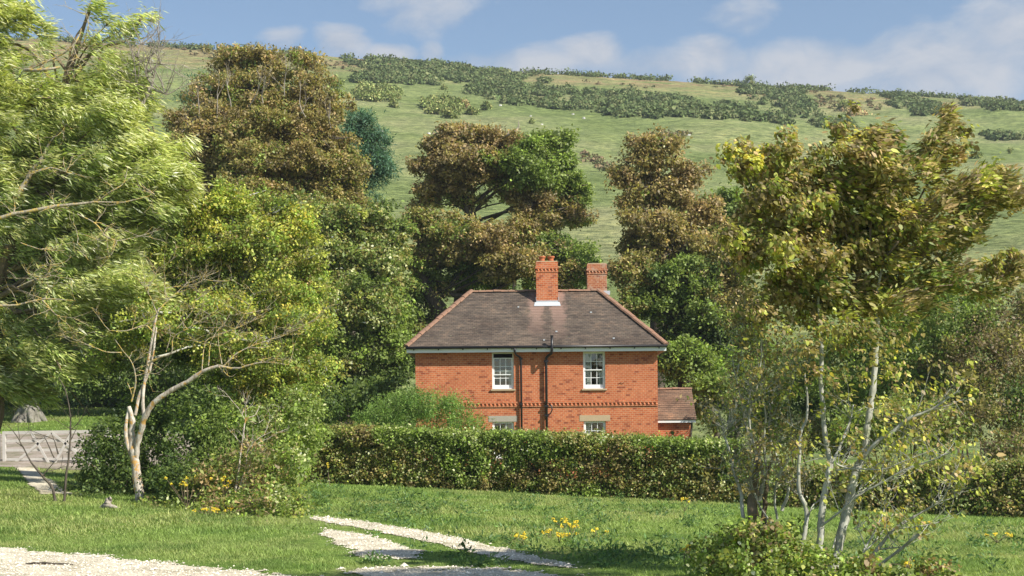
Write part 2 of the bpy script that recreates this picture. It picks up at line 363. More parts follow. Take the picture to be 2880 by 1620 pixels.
# ------------------------------------------------------------------ palettes (linear albedo)
GREEN=(.085,.130,.034); DKGREEN=(.045,.078,.024); OLIVE=(.145,.145,.05); BROWN=(.148,.132,.072); RUST=(.178,.142,.080)
YGREEN=(.23,.27,.06); PALE=(.36,.41,.22); YEL=(.45,.40,.08); MID=(.12,.168,.045); BLUEG=(.06,.125,.08); BRIGHT=(.155,.24,.05); KHAKI=(.19,.17,.07); TAN=(.27,.215,.115)
PAL = {
 'willow': [((.25,.29,.095),3),((.23,.30,.09),3),(MID,1),(PALE,3)],
 'willow_dk': [(MID,3),((.16,.22,.06),3),(PALE,1.6),((.22,.25,.10),2)],
 'thorn': [(BRIGHT,1.6),(MID,3.2),(YGREEN,2.),(OLIVE,1.8),(YEL,.5),(RUST,.15)],
 'thorn_y': [(YGREEN,3),(BRIGHT,1.5),(YEL,1),(OLIVE,1)],
 'sycbrown': [(BROWN,2.6),(KHAKI,3.2),(OLIVE,2.6),(TAN,1.),(MID,.6)],
 'sycolive': [(OLIVE,3),(KHAKI,2),(MID,2),(BROWN,1)],
 'sycpale': [(MID,2),(OLIVE,2.6),(PALE,1.2),(GREEN,3.4),(YGREEN,.2)],
 'green': [(GREEN,3),(MID,3),(BRIGHT,1)],
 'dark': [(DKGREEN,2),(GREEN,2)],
 'rust': [(BROWN,3),(RUST,1.2),(TAN,1.4),(OLIVE,1.6),(KHAKI,2)],
 'fresh': [(MID,3),(BRIGHT,2.2),(GREEN,2)],
 'pine': [(BLUEG,3),((.04,.09,.06),2)],
 'front': [(OLIVE,2.4),(BROWN,2.2),(YGREEN,1.7),(KHAKI,2.4),(MID,1.2),(TAN,1.3)],
 'front_y': [(YGREEN,2.2),(YEL,.8),(TAN,1),(OLIVE,1.5),(MID,1)],
 'front_d': [(OLIVE,2),(GREEN,2),(KHAKI,1),(BROWN,1)],
 'hedge': [(MID,3),(OLIVE,3),(GREEN,1.4),(KHAKI,1.6),(BROWN,.5),(PALE,1.1),(YGREEN,.6)],
 'hedge_g': [(MID,3),(GREEN,2),(BRIGHT,1.6),(PALE,.5)],
 'bramble': [(MID,3),(GREEN,2),(BRIGHT,1.8),(YGREEN,.9),(BROWN,.6),(PALE,.5)],
 'bramble_b': [(MID,2),(BROWN,1.4),(TAN,.8),(RUST,.6),(YGREEN,.6),(GREEN,1.5)],
 'juniper': [((.08,.15,.035),3),((.12,.20,.05),2),(GREEN,1)],
 'scrub': [((.10,.085,.05),3),(OLIVE,1.5),(GREEN,1.3),(BROWN,.8)],
 'weed': [((.05,.10,.035),3),((.07,.13,.04),2),((.10,.16,.05),1)],
 'gorse': [((.10,.14,.05),3),((.135,.172,.065),2.5),((.17,.185,.08),1)],
 'bracken': [((.26,.19,.11),2),((.22,.20,.10),2),((.15,.17,.07),1)],
}
def leafgeo(pos, ax, nr, ln, wd, shape='kite'):
    ax = ax/(np.linalg.norm(ax,axis=1)[:,None]+1e-9)
    sd = np.cross(ax, nr); sd /= (np.linalg.norm(sd,axis=1)[:,None]+1e-9); nn = np.cross(sd, ax)
    ln = ln[:,None]; wd = wd[:,None]; n = len(pos)
    if shape == 'kite':
        v = np.stack([pos, pos+ax*ln*.45+sd*wd*.5+nn*wd*.18, pos+ax*ln, pos+ax*ln*.45-sd*wd*.5+nn*wd*.18], 1).reshape(-1,3)
        i = np.arange(n)[:,None]*4; return v, i+np.array([[0,1,2,3]])
    if shape == 'blade':
        v = np.stack([pos-sd*wd*.5, pos+sd*wd*.5, pos+ax*ln+nn*ln*.25], 1).reshape(-1,3)
        i = np.arange(n)[:,None]*3; return v, i+np.array([[0,1,2]])
    if shape == 'hex':
        v = np.stack([pos, pos+ax*ln*.25+sd*wd*.5, pos+ax*ln*.62+sd*wd*.42, pos+ax*ln-nn*ln*.12, pos+ax*ln*.62-sd*wd*.42, pos+ax*ln*.25-sd*wd*.5], 1).reshape(-1,3)
        i = np.arange(n)[:,None]*6; return v, i+np.array([[0,1,2,3,4,5]])
def palpick(rng, pal, n, main=None):
    cs = np.array([c for c,_ in PAL[pal]]); w = np.array([x for _,x in PAL[pal]], float); w /= w.sum()
    k = rng.choice(len(cs), n, p=w)
    if main is not None: k = np.where(rng.random(n) < .6, main, k)
    return cs[k]
GAIN = np.array([2.0,1.78,1.62])
HAZE = .00032
class Fol:
    """collects foliage for ONE plant"""
    def __init__(s, seed): s.rng = np.random.default_rng(seed); s.V=[]; s.Fc=[]; s.C=[]; s.n=0; s.clumps=[]
    def put(s, pos, ax, nr, ln, wd, colr, shape):
        v, f = leafgeo(pos, ax, nr, ln, wd, shape); s.V.append(v); s.Fc.append(f+s.n); s.n += len(v); s.C.append(colr)
    def clump(s, c, r, k, pal, ls, shape='kite', flat=.75, wind=None, asp=.6, lj=.22, main=None):
        rng = s.rng; d = rng.normal(size=(k,3)); d /= np.linalg.norm(d,axis=1)[:,None]
        rad = rng.random(k)**.45*(1+(rng.random(k) < .28)*rng.random(k)*1.1); o = d*rad[:,None]*r; o[:,2] *= flat
        pos = c+o
        nr = d*.8+rng.normal(0,.45,(k,3))+np.array([0,-.1,.5])
        ax = d*.6+rng.normal(0,.7,(k,3))+np.array([0,0,-.25])
        if wind is not None: ax = ax*.35+np.asarray(wind)[None]
        nr = nr-ax*((nr*ax).sum(1)/(ax*ax).sum(1))[:,None]
        ln = ls*np.exp(rng.normal(0,lj,k))
        w = np.array([x for _,x in PAL[pal]], float); m = rng.choice(len(w), p=w/w.sum()) if main is None else main
        cc = GAIN*palpick(rng, pal, k, m)*np.exp(rng.normal(0,.25,(k,1)))*np.exp(rng.normal(0,.14))
        s.put(pos, ax, nr, ln, ln*asp, np.clip(cc,0,.8), shape)
    def blob(s, c, r, pal, ls, cr=.3, fill=1., k=60, shape='kite', wind=None, asp=.6, inner=.35, flat=.75, stray=.2):
        """ellipsoid lobe of many leaf clumps"""
        rng = s.rng; c = np.asarray(c,float); r = np.asarray(r,float)*np.ones(3)
        area = 4*pi*((r[0]*r[1])**1.6/3+(r[0]*r[2])**1.6/3+(r[1]*r[2])**1.6/3)**(1/1.6)
        n = max(3, int(fill*area/(pi*cr*cr)*1.15))
        for i in range(n):
            d = rng.normal(size=3); d /= np.linalg.norm(d)
            q = 1-inner*rng.random()**1.3+(rng.random()<stray)*rng.random()*.5
            if rng.random() < .18: q *= .6
            q *= .86+.3*float(vnoise(d[0]*2.5+c[0]*3, d[2]*2.5+d[1]*2+c[2]*3, 3))
            p = c+d*r*q; s.clumps.append(p)
            wv = None
            if wind is not None: wv = np.asarray(wind)+rng.normal(0,.28,3)
            s.clump(p, cr*rng.uniform(.65,1.35), int(k*rng.uniform(.6,1.3)), pal, ls, shape, flat, wv, asp)
    def build(s, name, mat, parent, base, label=None):
        o = npmesh(name, np.vstack(s.V)-np.asarray(base), np.vstack(s.Fc), mat, parent, np.vstack(s.C))
        if label: o['label'] = label
        return o

def tree(name, label, cat, base, blobs, seed, ls=.17, cr=.42, k=55, trunk_r=.28, fork=None, bark='bark_dark', leaf='leaf', group=None,
         shape='kite', asp=.65, wind=None, depth=.8, fill=1., twigs=.25, crownlabel=None, limbs=True, inner=.35, limb_r=.5, dead=None):
    """blobs: (u, v, ru_px, rv_px, dY, palette[, fill]) around the base's distance"""
    base = np.array(base, float); Y = base[1]
    e = empty(name, base, label, cat, group)
    f = Fol(seed); rng = f.rng; w = Wood(); cs = []
    b_pals = [b[5] for b in blobs]
    for b in blobs:
        u, v, ru, rv, dy, pal = b[:6]; fl = b[6] if len(b) > 6 else 1.
        yy = Y+dy; c = P(u, v, yy); rx = ru*yy/F; rz = rv*yy/F; ry = max(rx, rz)*depth
        big = max(rx, rz) > cr*1.9
        for j in range(12 if big else 1):
            if big:
                d = rng.normal(size=3); d /= np.linalg.norm(d); d *= rng.uniform(.3,1.05); d[1] *= .9
                sc = rng.uniform(.30,.58); cc_ = c+d*np.array([rx,ry,rz]); rr_ = np.array([max(rx*sc,cr), max(ry*sc,cr), max(min(rx,rz)*sc*.8,cr*.7)])
                p2 = pal if rng.random() < .8 else b_pals[rng.integers(len(b_pals))]
            else: cc_, rr_, p2 = c, (rx, ry, rz), pal
            f.blob(cc_, rr_, p2, ls*.9, cr*(.8 if big else 1), fill*fl*(.9 if big else 1), int(k*.85) if big else k, shape, wind, asp, inner)
        cs.append((c, (rx, ry, rz)))
    if limbs:
        if fork is None: fork = base+np.array([0,0,2.5])
        fork = np.array(fork, float)
        zt = max(c[2] for c,_ in cs); top = cs[int(np.argmax([c[2] for c,_ in cs]))][0]
        p0 = base-np.array([0,0,.15]); mid = (base+fork)/2+np.array([rng.normal(0,.1),0,0])
        w.add([p0, base+np.array([0,0,.25]), mid, fork], [trunk_r*1.55, trunk_r*1.15, trunk_r, trunk_r*.9], 10, 4, .05, rng)
        stem = [fork+(top-fork)*t+np.array([rng.normal(0,.2),rng.normal(0,.2),0])*(0<t<1) for t in (0,.35,.7,1)]
        sp = w.add(stem, [trunk_r*.9, trunk_r*.5, trunk_r*.25, .03], 8, 4)
        for c, r in cs:
            a = sp[min(len(sp)-2, int(len(sp)*max(0,min(.9,(c[2]-r[2]-fork[2])/(zt-fork[2]+.01)*.75))))]
            d = c-a; L = np.linalg.norm(d)
            if L < .4: continue
            pts = [a, a+d*.35+np.array([0,0,rng.uniform(-.08,.14)*L])+rng.normal(0,.06*L,3), a+d*.7+np.array([0,0,rng.uniform(-.08,.14)*L])+rng.normal(0,.05*L,3), c]
            lr = min(trunk_r*.5, .03+.028*L)*limb_r
            w.add(pts, [lr, lr*.75, lr*.5, lr*.25], 6, 3, .15, rng)
        for p in f.clumps:
            if rng.random() > twigs: continue
            j = int(np.argmin([np.linalg.norm((p-c)/np.array(r)) for c,r in cs])); c, r = cs[j]
            a = c+(p-c)*.1; m_ = a+(p-a)*.55+rng.normal(0,.12,3); q = p+(p-a)*.12
            w.add([a, m_, q], [.045, .028, .01], 4, 2)
        w.build('trunk', M[bark], e, base)
    if dead is not None: dead(e, base, rng)
    f.build('crown', M[leaf], e, base, crownlabel)
    return e

# ================================================================== SETTING
def grid(xs, ys, name, mat, dz=0):
    X, Yg = np.meshgrid(xs, ys); Z = gz(X, Yg)+dz
    v = np.stack([X, Yg, Z], -1).reshape(-1,3); nx = len(xs)
    i = (np.arange(len(ys)-1)[:,None]*nx+np.arange(nx-1)[None,:]).ravel()
    f = np.stack([i, i+1, i+nx+1, i+nx], 1)
    o = npmesh(name, v, f, mat, smooth=True); return o
xs = np.unique(np.concatenate([np.linspace(-300,-22,40), np.arange(-22,22,.3), np.linspace(22,300,40)]))
ys = np.unique(np.concatenate([np.linspace(-60,12,15), np.arange(12,60,.3), np.linspace(60,86,30)]))
tag(grid(xs, ys, 'ground', M['ground']), kind='structure')
xs = np.unique(np.concatenate([np.linspace(-420,-150,30), np.arange(-150,150,1.2), np.linspace(150,420,30)]))
ys = np.unique(np.concatenate([np.arange(84,372,1.2), np.linspace(372,900,30)]))
tag(grid(xs, ys, 'hillside', M['hill'], .0), kind='structure')

# ---- gravel: wheel tracks and drive, as polygons in the ground plane
def inpoly(x, y, poly):
    poly = np.asarray(poly); inside = np.zeros(len(x), bool); j = len(poly)-1
    for i in range(len(poly)):
        xi, yi = poly[i]; xj, yj = poly[j]
        c = ((yi > y) != (yj > y)) & (x < (xj-xi)*(y-yi)/(yj-yi+1e-12)+xi); inside ^= c; j = i
    return inside
def polydist(x, y, poly):
    poly = np.asarray(poly, float); d = np.full(len(x), 1e9)
    for i in range(len(poly)):
        a = poly[i-1]; b = poly[i]; ab = b-a; t = np.clip(((x-a[0])*ab[0]+(y-a[1])*ab[1])/(ab@ab+1e-9), 0, 1)
        d = np.minimum(d, np.hypot(x-a[0]-t*ab[0], y-a[1]-t*ab[1]))
    return np.where(inpoly(x, y, poly), -d, d)
def gpoly(px): return [hit(u, v)[:2] for u, v in px]
TR = {
 'upper': gpoly([(868,1450),(1000,1463),(1110,1480),(1230,1500),(1330,1522),(1440,1548),(1540,1572),(1620,1590),(1650,1606),(1560,1600),(1480,1590),(1380,1572),(1270,1545),(1150,1520),(1040,1495),(930,1476),(860,1462)]),
 'lower': gpoly([(915,1486),(985,1496),(1070,1514),(1145,1534),(1200,1554),(1180,1574),(1060,1576),(985,1560),(930,1530),(892,1500)]),
 'patch': gpoly([(1000,1584),(1100,1590),(1260,1592),(1420,1590),(1640,1600),(1760,1640),(1700,1700),(1000,1720),(900,1640),(900,1600)]),
 'drive': gpoly([(-260,1528),(0,1543),(180,1555),(330,1570),(480,1588),(620,1603),(800,1616),(960,1628),(1100,1650),(1000,1720),(-400,1760)]),
}
NAM = {'upper': .28, 'lower': .45, 'patch': 1.3, 'drive': .9}
def gravelness(x, y):
    g = np.full(len(x), -9.)
    for k, p in TR.items():
        d = polydist(x, y, p)
        n = (fbm(x*2.2, y*1.7, 31, 5)-.5)*NAM[k]*.8+(fbm(x*9, y*9, 37, 2)-.5)*NAM[k]*.5
        g = np.maximum(g, -d+n-{'upper': .07, 'lower': .06, 'patch': .55, 'drive': .04}[k])
    return g
gx, gy = np.meshgrid(np.arange(-11, 3.2, .06), np.arange(15.5, 32.5, .08)); sh = gx.shape
gg = gravelness(gx.ravel(), gy.ravel()).reshape(sh)
vz = gz(gx, gy)+.012
vv = np.stack([gx, gy, vz], -1).reshape(-1,3); nx = sh[1]
ii = (np.arange(sh[0]-1)[:,None]*nx+np.arange(nx-1)[None,:]).ravel()
keep = (gg[:-1,:-1].ravel() > 0) & (gg[1:,1:].ravel() > -.05)
ff = np.stack([ii, ii+1, ii+nx+1, ii+nx], 1)[keep]
us, inv = np.unique(ff, return_inverse=True)
tag(npmesh('gravel_track', vv[us], inv.reshape(-1,4), M['gravel']), kind='structure')
# stones scattered over and beside the tracks
rng = np.random.default_rng(5)
n = 90000; x = rng.uniform(-9.5, 3.2, n); y = 16+16*rng.random(n)**1.0
g = gravelness(x, y); pr = np.where(g > 0, .6, np.clip(.5+g*1.8, 0, .5)**2*.6)
kk = rng.random(n) < pr; x = x[kk]; y = y[kk]; n = len(x)
r = rng.lognormal(-4.6, .45, n)[:,None]; c = np.stack([x, y, gz(x, y)+.012+r[:,0]*.3], 1)
oc = np.array([(1,0,0),(0,1,0),(-1,0,0),(0,-1,0),(.1,.1,.7)]); V = c[:,None,:]+oc[None]*r[:,:,None]*rng.uniform(.7,1.3,(n,5,3))
i0 = np.arange(n)[:,None]*5; fc = np.concatenate([i0+np.array([[0,1,4]]), i0+np.array([[1,2,4]]), i0+np.array([[2,3,4]]), i0+np.array([[3,0,4]])])
cc = np.array([.68,.61,.48])*np.exp(rng.normal(0,.3,(n,1)))
tag(npmesh('gravel_stones', V.reshape(-1,3), fc, M['pebble'], colors=np.tile(cc,(4,1))), 'loose pale limestone chippings strewn over the wheel tracks and drive', 'gravel', kind='stuff')
# gravel beyond the gate, and the white strip of track on this side of it
def patchmesh(name, px, mat, step=.2, na=.4, dz=.012, sd=0):
    p = np.array(gpoly(px)); x0, y0 = p.min(0)-.5; x1, y1 = p.max(0)+.5
    X, Yg = np.meshgrid(np.arange(x0, x1, step), np.arange(y0, y1, step)); s_ = X.shape
    d = -polydist(X.ravel(), Yg.ravel(), p)+(fbm(X.ravel()*1.8, Yg.ravel()*1.8, 50+sd, 3)-.5)*na
    v = np.stack([X, Yg, gz(X, Yg)+dz], -1).reshape(-1,3); d = d.reshape(s_); i = (np.arange(s_[0]-1)[:,None]*s_[1]+np.arange(s_[1]-1)[None,:]).ravel()
    kp = (d[:-1,:-1] > 0).ravel(); f_ = np.stack([i, i+1, i+s_[1]+1, i+s_[1]], 1)[kp]; u_, iv = np.unique(f_, return_inverse=True)
    return tag(npmesh(name, v[u_], iv.reshape(-1,4), mat), kind='structure'), p
_, YARD = patchmesh('gravel_yard', [(-300,1225),(0,1222),(330,1222),(560,1220),(600,1300),(420,1325),(230,1325),(60,1318),(-300,1310)], M['gravel_grey'], .25, .5)
_, STRIP = patchmesh('gateway_path', [(45,1318),(100,1316),(120,1340),(160,1368),(200,1392),(110,1392),(75,1362),(60,1340)], M['gravel'], .08, .2, .02, 3)

# ---- grass
rng = np.random.default_rng(8)
def blades(n, y0, y1, hgt, wid, seed, xlim=None, xr=.44, py=1.0):
    rng = np.random.default_rng(seed)
    y = np.sqrt(rng.uniform(y0*y0, y1*y1, n)); x = rng.uniform(-1, 1, n)*xr*y
    dens = fbm(x*1.3, y*1.3, 60, 3)
    g = gravelness(x, y) if y0 < 32 else np.full(n, -9.)
    k = (rng.random(n) < np.where(g > .12, .05, np.where(g > -.25, .4, 1.))) & (rng.random(n) < .35+1.1*dens)
    if y1 > 44: k &= ~inpoly(x, y, YARD)
    k &= ~inpoly(x, y, STRIP)
    x = x[k]; y = y[k]; n = len(x)
    tall = fbm(x*.9, y*.9, 66, 3); h = hgt*(.45+1.3*np.clip(tall, .1, .9))*np.exp(rng.normal(0,.35,n))
    h = h*np.where(gravelness(x, y) > -.5, .6, 1.) if y0 < 32 else h
    th = rng.uniform(0, 2*pi, n); ax = np.stack([np.cos(th)*.6, np.sin(th)*.6, np.ones(n)], 1)
    nr = np.stack([np.cos(th), np.sin(th), np.full(n, -.5)], 1)
    dry = np.clip((fbm(x*.35, y*.35, 71, 4)-.5)*5+.25, 0, 1)*rng.random(n)
    base = np.array([.28,.375,.10])*(1-dry[:,None])+np.array([.42,.41,.17])*dry[:,None]
    rich = np.clip((fbm(x*1.1+9, y*1.1, 75, 3)-.52)*5, 0, 1)
    base = base*(1-rich[:,None]*.5)+np.array([.06,.15,.025])*rich[:,None]*.5
    c = base*np.exp(rng.normal(0,.25,(n,1)))
    return np.stack([x, y, gz(x, y)-.01], 1), ax, nr, h, wid*np.exp(rng.normal(0,.2,n)), c
parts = [blades(330000, 15.5, 26, .05, .012, 11), blades(330000, 26, 42, .065, .02, 12), blades(90000, 42, 72, .09, .04, 13)]
V=[]; Fc=[]; C=[]; nn=0
for p in parts:
    v, f_ = leafgeo(*p[:5], 'blade'); V.append(v); Fc.append(f_+nn); nn += len(v); C.append(p[5])
tag(npmesh('meadow_grass', np.vstack(V), np.vstack(Fc), M['grass_blade'], colors=np.vstack(C)), 'short green grazed grass covering the meadow', 'grass', kind='stuff')

# low weeds among the grass
f = Fol(21); rng = f.rng
for i in range(1000):
    if i < 620: u, v = rng.uniform(1020, 2160), rng.uniform(1400, 1600)
    elif i < 800: u, v = rng.uniform(860, 1500), rng.uniform(1370, 1460)
    else: u, v = rng.uniform(2150, 2880), rng.uniform(1420, 1610)
    if rng.random() > 1.5*float(vnoise(u*.006, v*.014, 4))-.1: continue
    p = hit(u, v)
    if gravelness(np.array([p[0]]), np.array([p[1]]))[0] > -.15: continue
    r = rng.uniform(.08, .2); f.clump(p+np.array([0,0,r*.3]), r, int(28*r/.12), 'weed', .085, 'kite', .7, None, .35)
tag(f.build('meadow_weeds', M['leaf'], None, (0,0,0)), 'low patches of darker thistle and nettle leaves in the meadow', 'weeds', kind='stuff')

def gb(u, Y):
    x = P(u, 1195, Y)[0]; return np.array([x, Y, float(gz(x, Y))])

# ================================================================== HOUSE
YF = 55.0
def hx(u, Y=YF, v=1000): return P(u, v, Y)[0]
def hz(v, Y=YF, u=1510): return P(u, v, Y)[2]
X0, X1 = hx(1168), hx(1849); HX = (X0+X1)/2
BZ = 0.0
house = empty('brick_house', (HX, YF, BZ), 'two storey red brick house with hipped brown tiled roof behind the clipped hedge', 'house')
def L_(x): return x-HX
ZE = 4.98                       # wall head
DEP = 4.25; OH = .33
wl, wr = L_(X0), L_(X1)
wins = [(1384,1445,992,1094),(1640,1702,989,1093),(1385,1446,1186,1290),(1642,1704,1184,1288)]
W = []
for u0,u1,v0,v1 in wins:
    um = (u0+u1)/2; a = P(u0, (v0+v1)/2, YF); b = P(u1, (v0+v1)/2, YF)
    W.append((L_(a[0]), L_(b[0]), P(um, v1, YF)[2], P(um, v0, YF)[2]))
for i in (0, 1): W[i] = (W[i][0], W[i][1], W[i][2], min(W[i][3], ZE-.12))
m = MB(); T = .24
def wallband(z0, z1, ws):
    x = wl
    for w in sorted(ws): m.box(x, w[0], 0, T, z0, z1); x = w[1]
    m.box(x, wr, 0, T, z0, z1)
lo = sorted([W[2], W[3]]); up = sorted([W[0], W[1]])
# one band per storey; openings at slightly different heights get their own infill
def storey(z0, z1, ws):
    b = min(w[2] for w in ws); t = max(w[3] for w in ws)
    m.box(wl, wr, 0, T, z0, b); wallband(b, t, ws); m.box(wl, wr, 0, T, t, z1)
    for w in ws:
        if w[2]-b > 1e-3: m.box(w[0], w[1], 0, T, b, w[2])
        if t-w[3] > 1e-3: m.box(w[0], w[1], 0, T, w[3], t)
ZM = 2.72
storey(-.2, ZM, [W[2], W[3]]); storey(ZM, ZE, [W[0], W[1]])
m.box(wl, wl+T, T, DEP, -.2, ZE); m.box(wr-T, wr, T, DEP, -.2, ZE); m.box(wl+T, wr-T, DEP-T, DEP, -.2, ZE)
m.build('wall', M['brick'], house)
m = MB(); m.box(wl+T, wr-T, 1.6, 1.66, 0, ZE); m.box(wl+T+.01, wr-T-.01, T+.01, 1.59, ZM-.1, ZM+.1); m.box(wl+T+.01, wr-T-.01, T+.01, 1.59, ZE-.1, ZE-.02)
m.box(-.05+.0, .05, T+.01, 1.59, ZM+.11, ZE-.11); m.build('interior_wall', M['room'], house)
# roof: four slopes of lapped tile courses
EX0, EX1, EY0, EY1 = wl-OH, wr+OH, -OH, DEP+OH
RUN = (EY1-EY0)/2; RZ = 7.37; EZ = 5.03; RISE = RZ-EZ
rowsN = 34
def slope(mb, side):
    for k in range(rowsN):
        t0 = k/rowsN; t1 = (k+1)/rowsN+.004
        lift0 = .022; lift1 = .0
        def pt(t, s, l):
            z = EZ+RISE*t+l; d = RUN*t
            if side == 0: return ((EX0+d if s == 0 else EX1-d), EY0+d, z)
            if side == 2: return ((EX1-d if s == 0 else EX0+d), EY1-d, z)
            if side == 1: return (EX1-d, (EY0+d if s == 0 else EY1-d), z)
            return (EX0+d, (EY1-d if s == 0 else EY0+d), z)
        mb.quad(pt(t0,0,lift0), pt(t0,1,lift0), pt(t1,1,lift1), pt(t1,0,lift1))
        mb.quad(pt(t0,0,-.01), pt(t0,1,-.01), pt(t0,1,lift0), pt(t0,0,lift0))
m = MB()
for sd in range(4): slope(m, sd)
m.quad((EX0,EY0,EZ-.012),(EX0,EY1,EZ-.012),(EX1,EY1,EZ-.012),(EX1,EY0,EZ-.012))
roof = m.build('roof', M['tile'], house)
def ridgetiles(mb, a, b, r=.10, seg=.30):
    a = np.array(a, float); b = np.array(b, float); L = np.linalg.norm(b-a); n = int(L/seg); d = (b-a)/L
    side = np.cross(d, (0,0,1)); side /= np.linalg.norm(side); upv = np.cross(side, d)
    rr = random.Random(4)
    for i in range(n):
        p = a+(b-a)*i/n; q = a+(b-a)*(i+1)/n+d*.02; r1 = r*rr.uniform(1.03,1.14); r2 = r*.97; j = rr.uniform(-.008,.01)
        for k in range(5):
            t0 = pi*k/5; t1 = pi*(k+1)/5
            def c(pp, R_, t): return pp+side*R_*1.05*cos(t)+upv*(R_*.75*sin(t)-.02+j)
            mb.quad(c(p,r1,t0), c(q,r2,t0), c(q,r2,t1), c(p,r1,t1))
        mb.f.append(tuple(len(mb.v)+k for k in range(6))); mb.v += [tuple(c(p,r1,pi*k/5)) for k in range(6)]
m = MB(); RL = (EX0+RUN, EY0+RUN, RZ); RR_ = (EX1-RUN, EY0+RUN, RZ)
ridgetiles(m, RL, RR_, .10)
m.build('ridge_tiles', M['ridge'], house)
for a, b in (((EX0,EY0,EZ), RL), ((EX1,EY0,EZ), RR_), ((EX0,EY1,EZ), RL), ((EX1,EY1,EZ), RR_)):
    m = MB(); ridgetiles(m, np.array(a)+np.array([0,0,.03]), np.array(b)+np.array([0,0,.03]), .125, .27); m.build('hip_tiles', M['ridge'], house)
# lichen spots / chips on the roof
m = MB()
for u, v in ((1458,865),(1565,934),(1530,958),(1726,953),(1662,880),(1834,933)):
    t = .5
    for it in range(12):
        yy = YF+EY0+RUN*t; z = P(u, v, yy)[2]; t = (z-EZ)/RISE*.6+t*.4
    p = P(u, v, YF+EY0+RUN*t); s_ = random.uniform(.022,.036); m = MB(); m.box(p[0]-HX-s_*1.3, p[0]-HX+s_*1.3, p[1]-YF-.03, p[1]-YF+.03, p[2]+.0, p[2]+.035+s_*.5); m.build('lichen_patch', M['lead'], roof)
# fascia, soffit, gutter with brackets
m = MB()
m.box(EX0+.05, EX1-.05, EY0+.02, EY0+.05, EZ-.23, EZ-.02); m.box(EX0+.05, EX1-.05, EY1-.05, EY1-.02, EZ-.23, EZ-.02)
m.box(EX0+.02, EX0+.05, EY0+.02, EY1-.02, EZ-.23, EZ-.02); m.box(EX1-.05, EX1-.02, EY0+.02, EY1-.02, EZ-.23, EZ-.02)
m.build('fascia', M['white'], house)
m = MB(); m.box(EX0+.05, EX1-.05, EY0+.05, 0, EZ-.10, EZ-.085); m.box(EX0+.05, wl, 0, EY1-.05, EZ-.10, EZ-.085); m.box(wr, EX1-.05, 0, EY1-.05, EZ-.10, EZ-.085)
m.build('soffit', M['white'], house)
m = MB(); m.tube([(EX0-.02, EY0-.045, EZ-.045), (EX1+.02, EY0-.045, EZ-.035)], .052, 10)
gut = m.build('gutter', M['black'], house, True)
for i in range(11):
    m = MB(); x = EX0+.3+i*(EX1-EX0-.6)/10; m.box(x-.02, x+.02, EY0-.06, EY0+.02, EZ-.135, EZ-.05); m.build('bracket', M['black'], gut)
# dog-tooth string course
def dogtooth(mb, x0, x1, z, y=0, ax=0, h=.075, s=.115, pitch=.155, face=-1):
    n = int((x1-x0)/pitch)
    for i in range(n):
        c = x0+(i+.5)*(x1-x0)/n
        pts = [(-s*.70,0),(0,-s*.62),(s*.70,0)]
        q = []
        for a, b in pts: q.append((c+a, y+b*(-face) if False else y+b) if ax == 0 else (y+b*face*-1, c+a))
        for (a, b) in zip(q[:-1], q[1:]): mb.quad((a[0],a[1],z),(b[0],b[1],z),(b[0],b[1],z+h),(a[0],a[1],z+h))
        mb.quad(*[(p[0],p[1],z+h) for p in q]); mb.quad(*[(p[0],p[1],z) for p in q[::-1]])
zb = hz(1138)
m = MB(); dogtooth(m, wl, wr, zb-.02); m.box(wl-.003, wr+.003, -.04, -.001, zb+.056, zb+.12); m.box(wl-.003, wr+.003, -.035, -.001, zb-.085, zb-.022)
m.build('string_course', M['brick'], house)
# windows
def sash(i, w, openness=0, full=True):
    x0,x1,z0,z1 = w; m = MB(); fy = .07; fw = .055
    m.box(x0, x0+fw, fy, fy+.10, z0, z1); m.box(x1-fw, x1, fy, fy+.10, z0, z1); m.box(x0+fw, x1-fw, fy, fy+.10, z1-.035, z1)
    m.box(x0+fw, x1-fw, fy-.01, fy+.10, z0, z0+.03)
    fr = m.build('window', M['white'], house)
    zt = z1-.035; zm = (z0+.03+zt)/2
    def leaf_(za, zb_, y, brail):
        s = MB(); a = x0+fw; b = x1-fw
        s.box(a, a+.035, y, y+.035, za, zb_); s.box(b-.035, b, y, y+.035, za, zb_)
        s.box(a+.035, b-.035, y, y+.035, zb_-.035, zb_); s.box(a+.035, b-.035, y, y+.035, za, za+brail)
        ia, ib = a+.035, b-.035
        for k in (1, 2): xx = ia+(ib-ia)*k/3; s.box(xx-.011, xx+.011, y+.003, y+.028, za+brail, zb_-.035)
        zz = (za+brail+zb_-.035)/2; s.box(ia, ib, y+.005, y+.025, zz-.011, zz+.011)
        s.build('sash', M['white'], fr)
        g = MB(); g.quad((ia, y+.016, za+brail), (ib, y+.016, za+brail), (ib, y+.016, zb_-.035), (ia, y+.016, zb_-.035)); g.build('pane', M['glass'], fr)
    leaf_(zm-openness, zt-openness, fy+.012, .035)
    leaf_(z0+.03, zm+.02, fy+.055, .13)
    s = MB(); s.box(x0-.05, x1+.06, -.06, fy-.001, z0-.065, z0-.002); s.build('sill', M['stone_warm'], fr)
    c = MB()     # gathered net curtains inside
    rr = random.Random(i)
    spans = {0: [(x1-.2, x1-.05, z0, zm)], 1: [(x0+.03, x0+.32, z0, z1), (x1-.24, x1-.04, z0, zm+.02)], 2: [(x1-.30,x1-.05,z0,z1)], 3: [(x0+.03, x0+.30, z0, z1)]}[i]
    for a, b, za, zb_ in spans:
        n = 12
        for k in range(n):
            xa = a+(b-a)*k/n; xb = a+(b-a)*(k+1)/n; ya = .25+.03*(k%2); yb = .25+.03*((k+1)%2)
            c.quad((xa,ya,za),(xb,yb,za),(xb,yb,zb_),(xa,ya,zb_))
    c.build('curtain', M['curtain'], fr)
sash(0, W[0], .16); sash(1, W[1], 0); sash(2, W[2], 0); sash(3, W[3], 0)
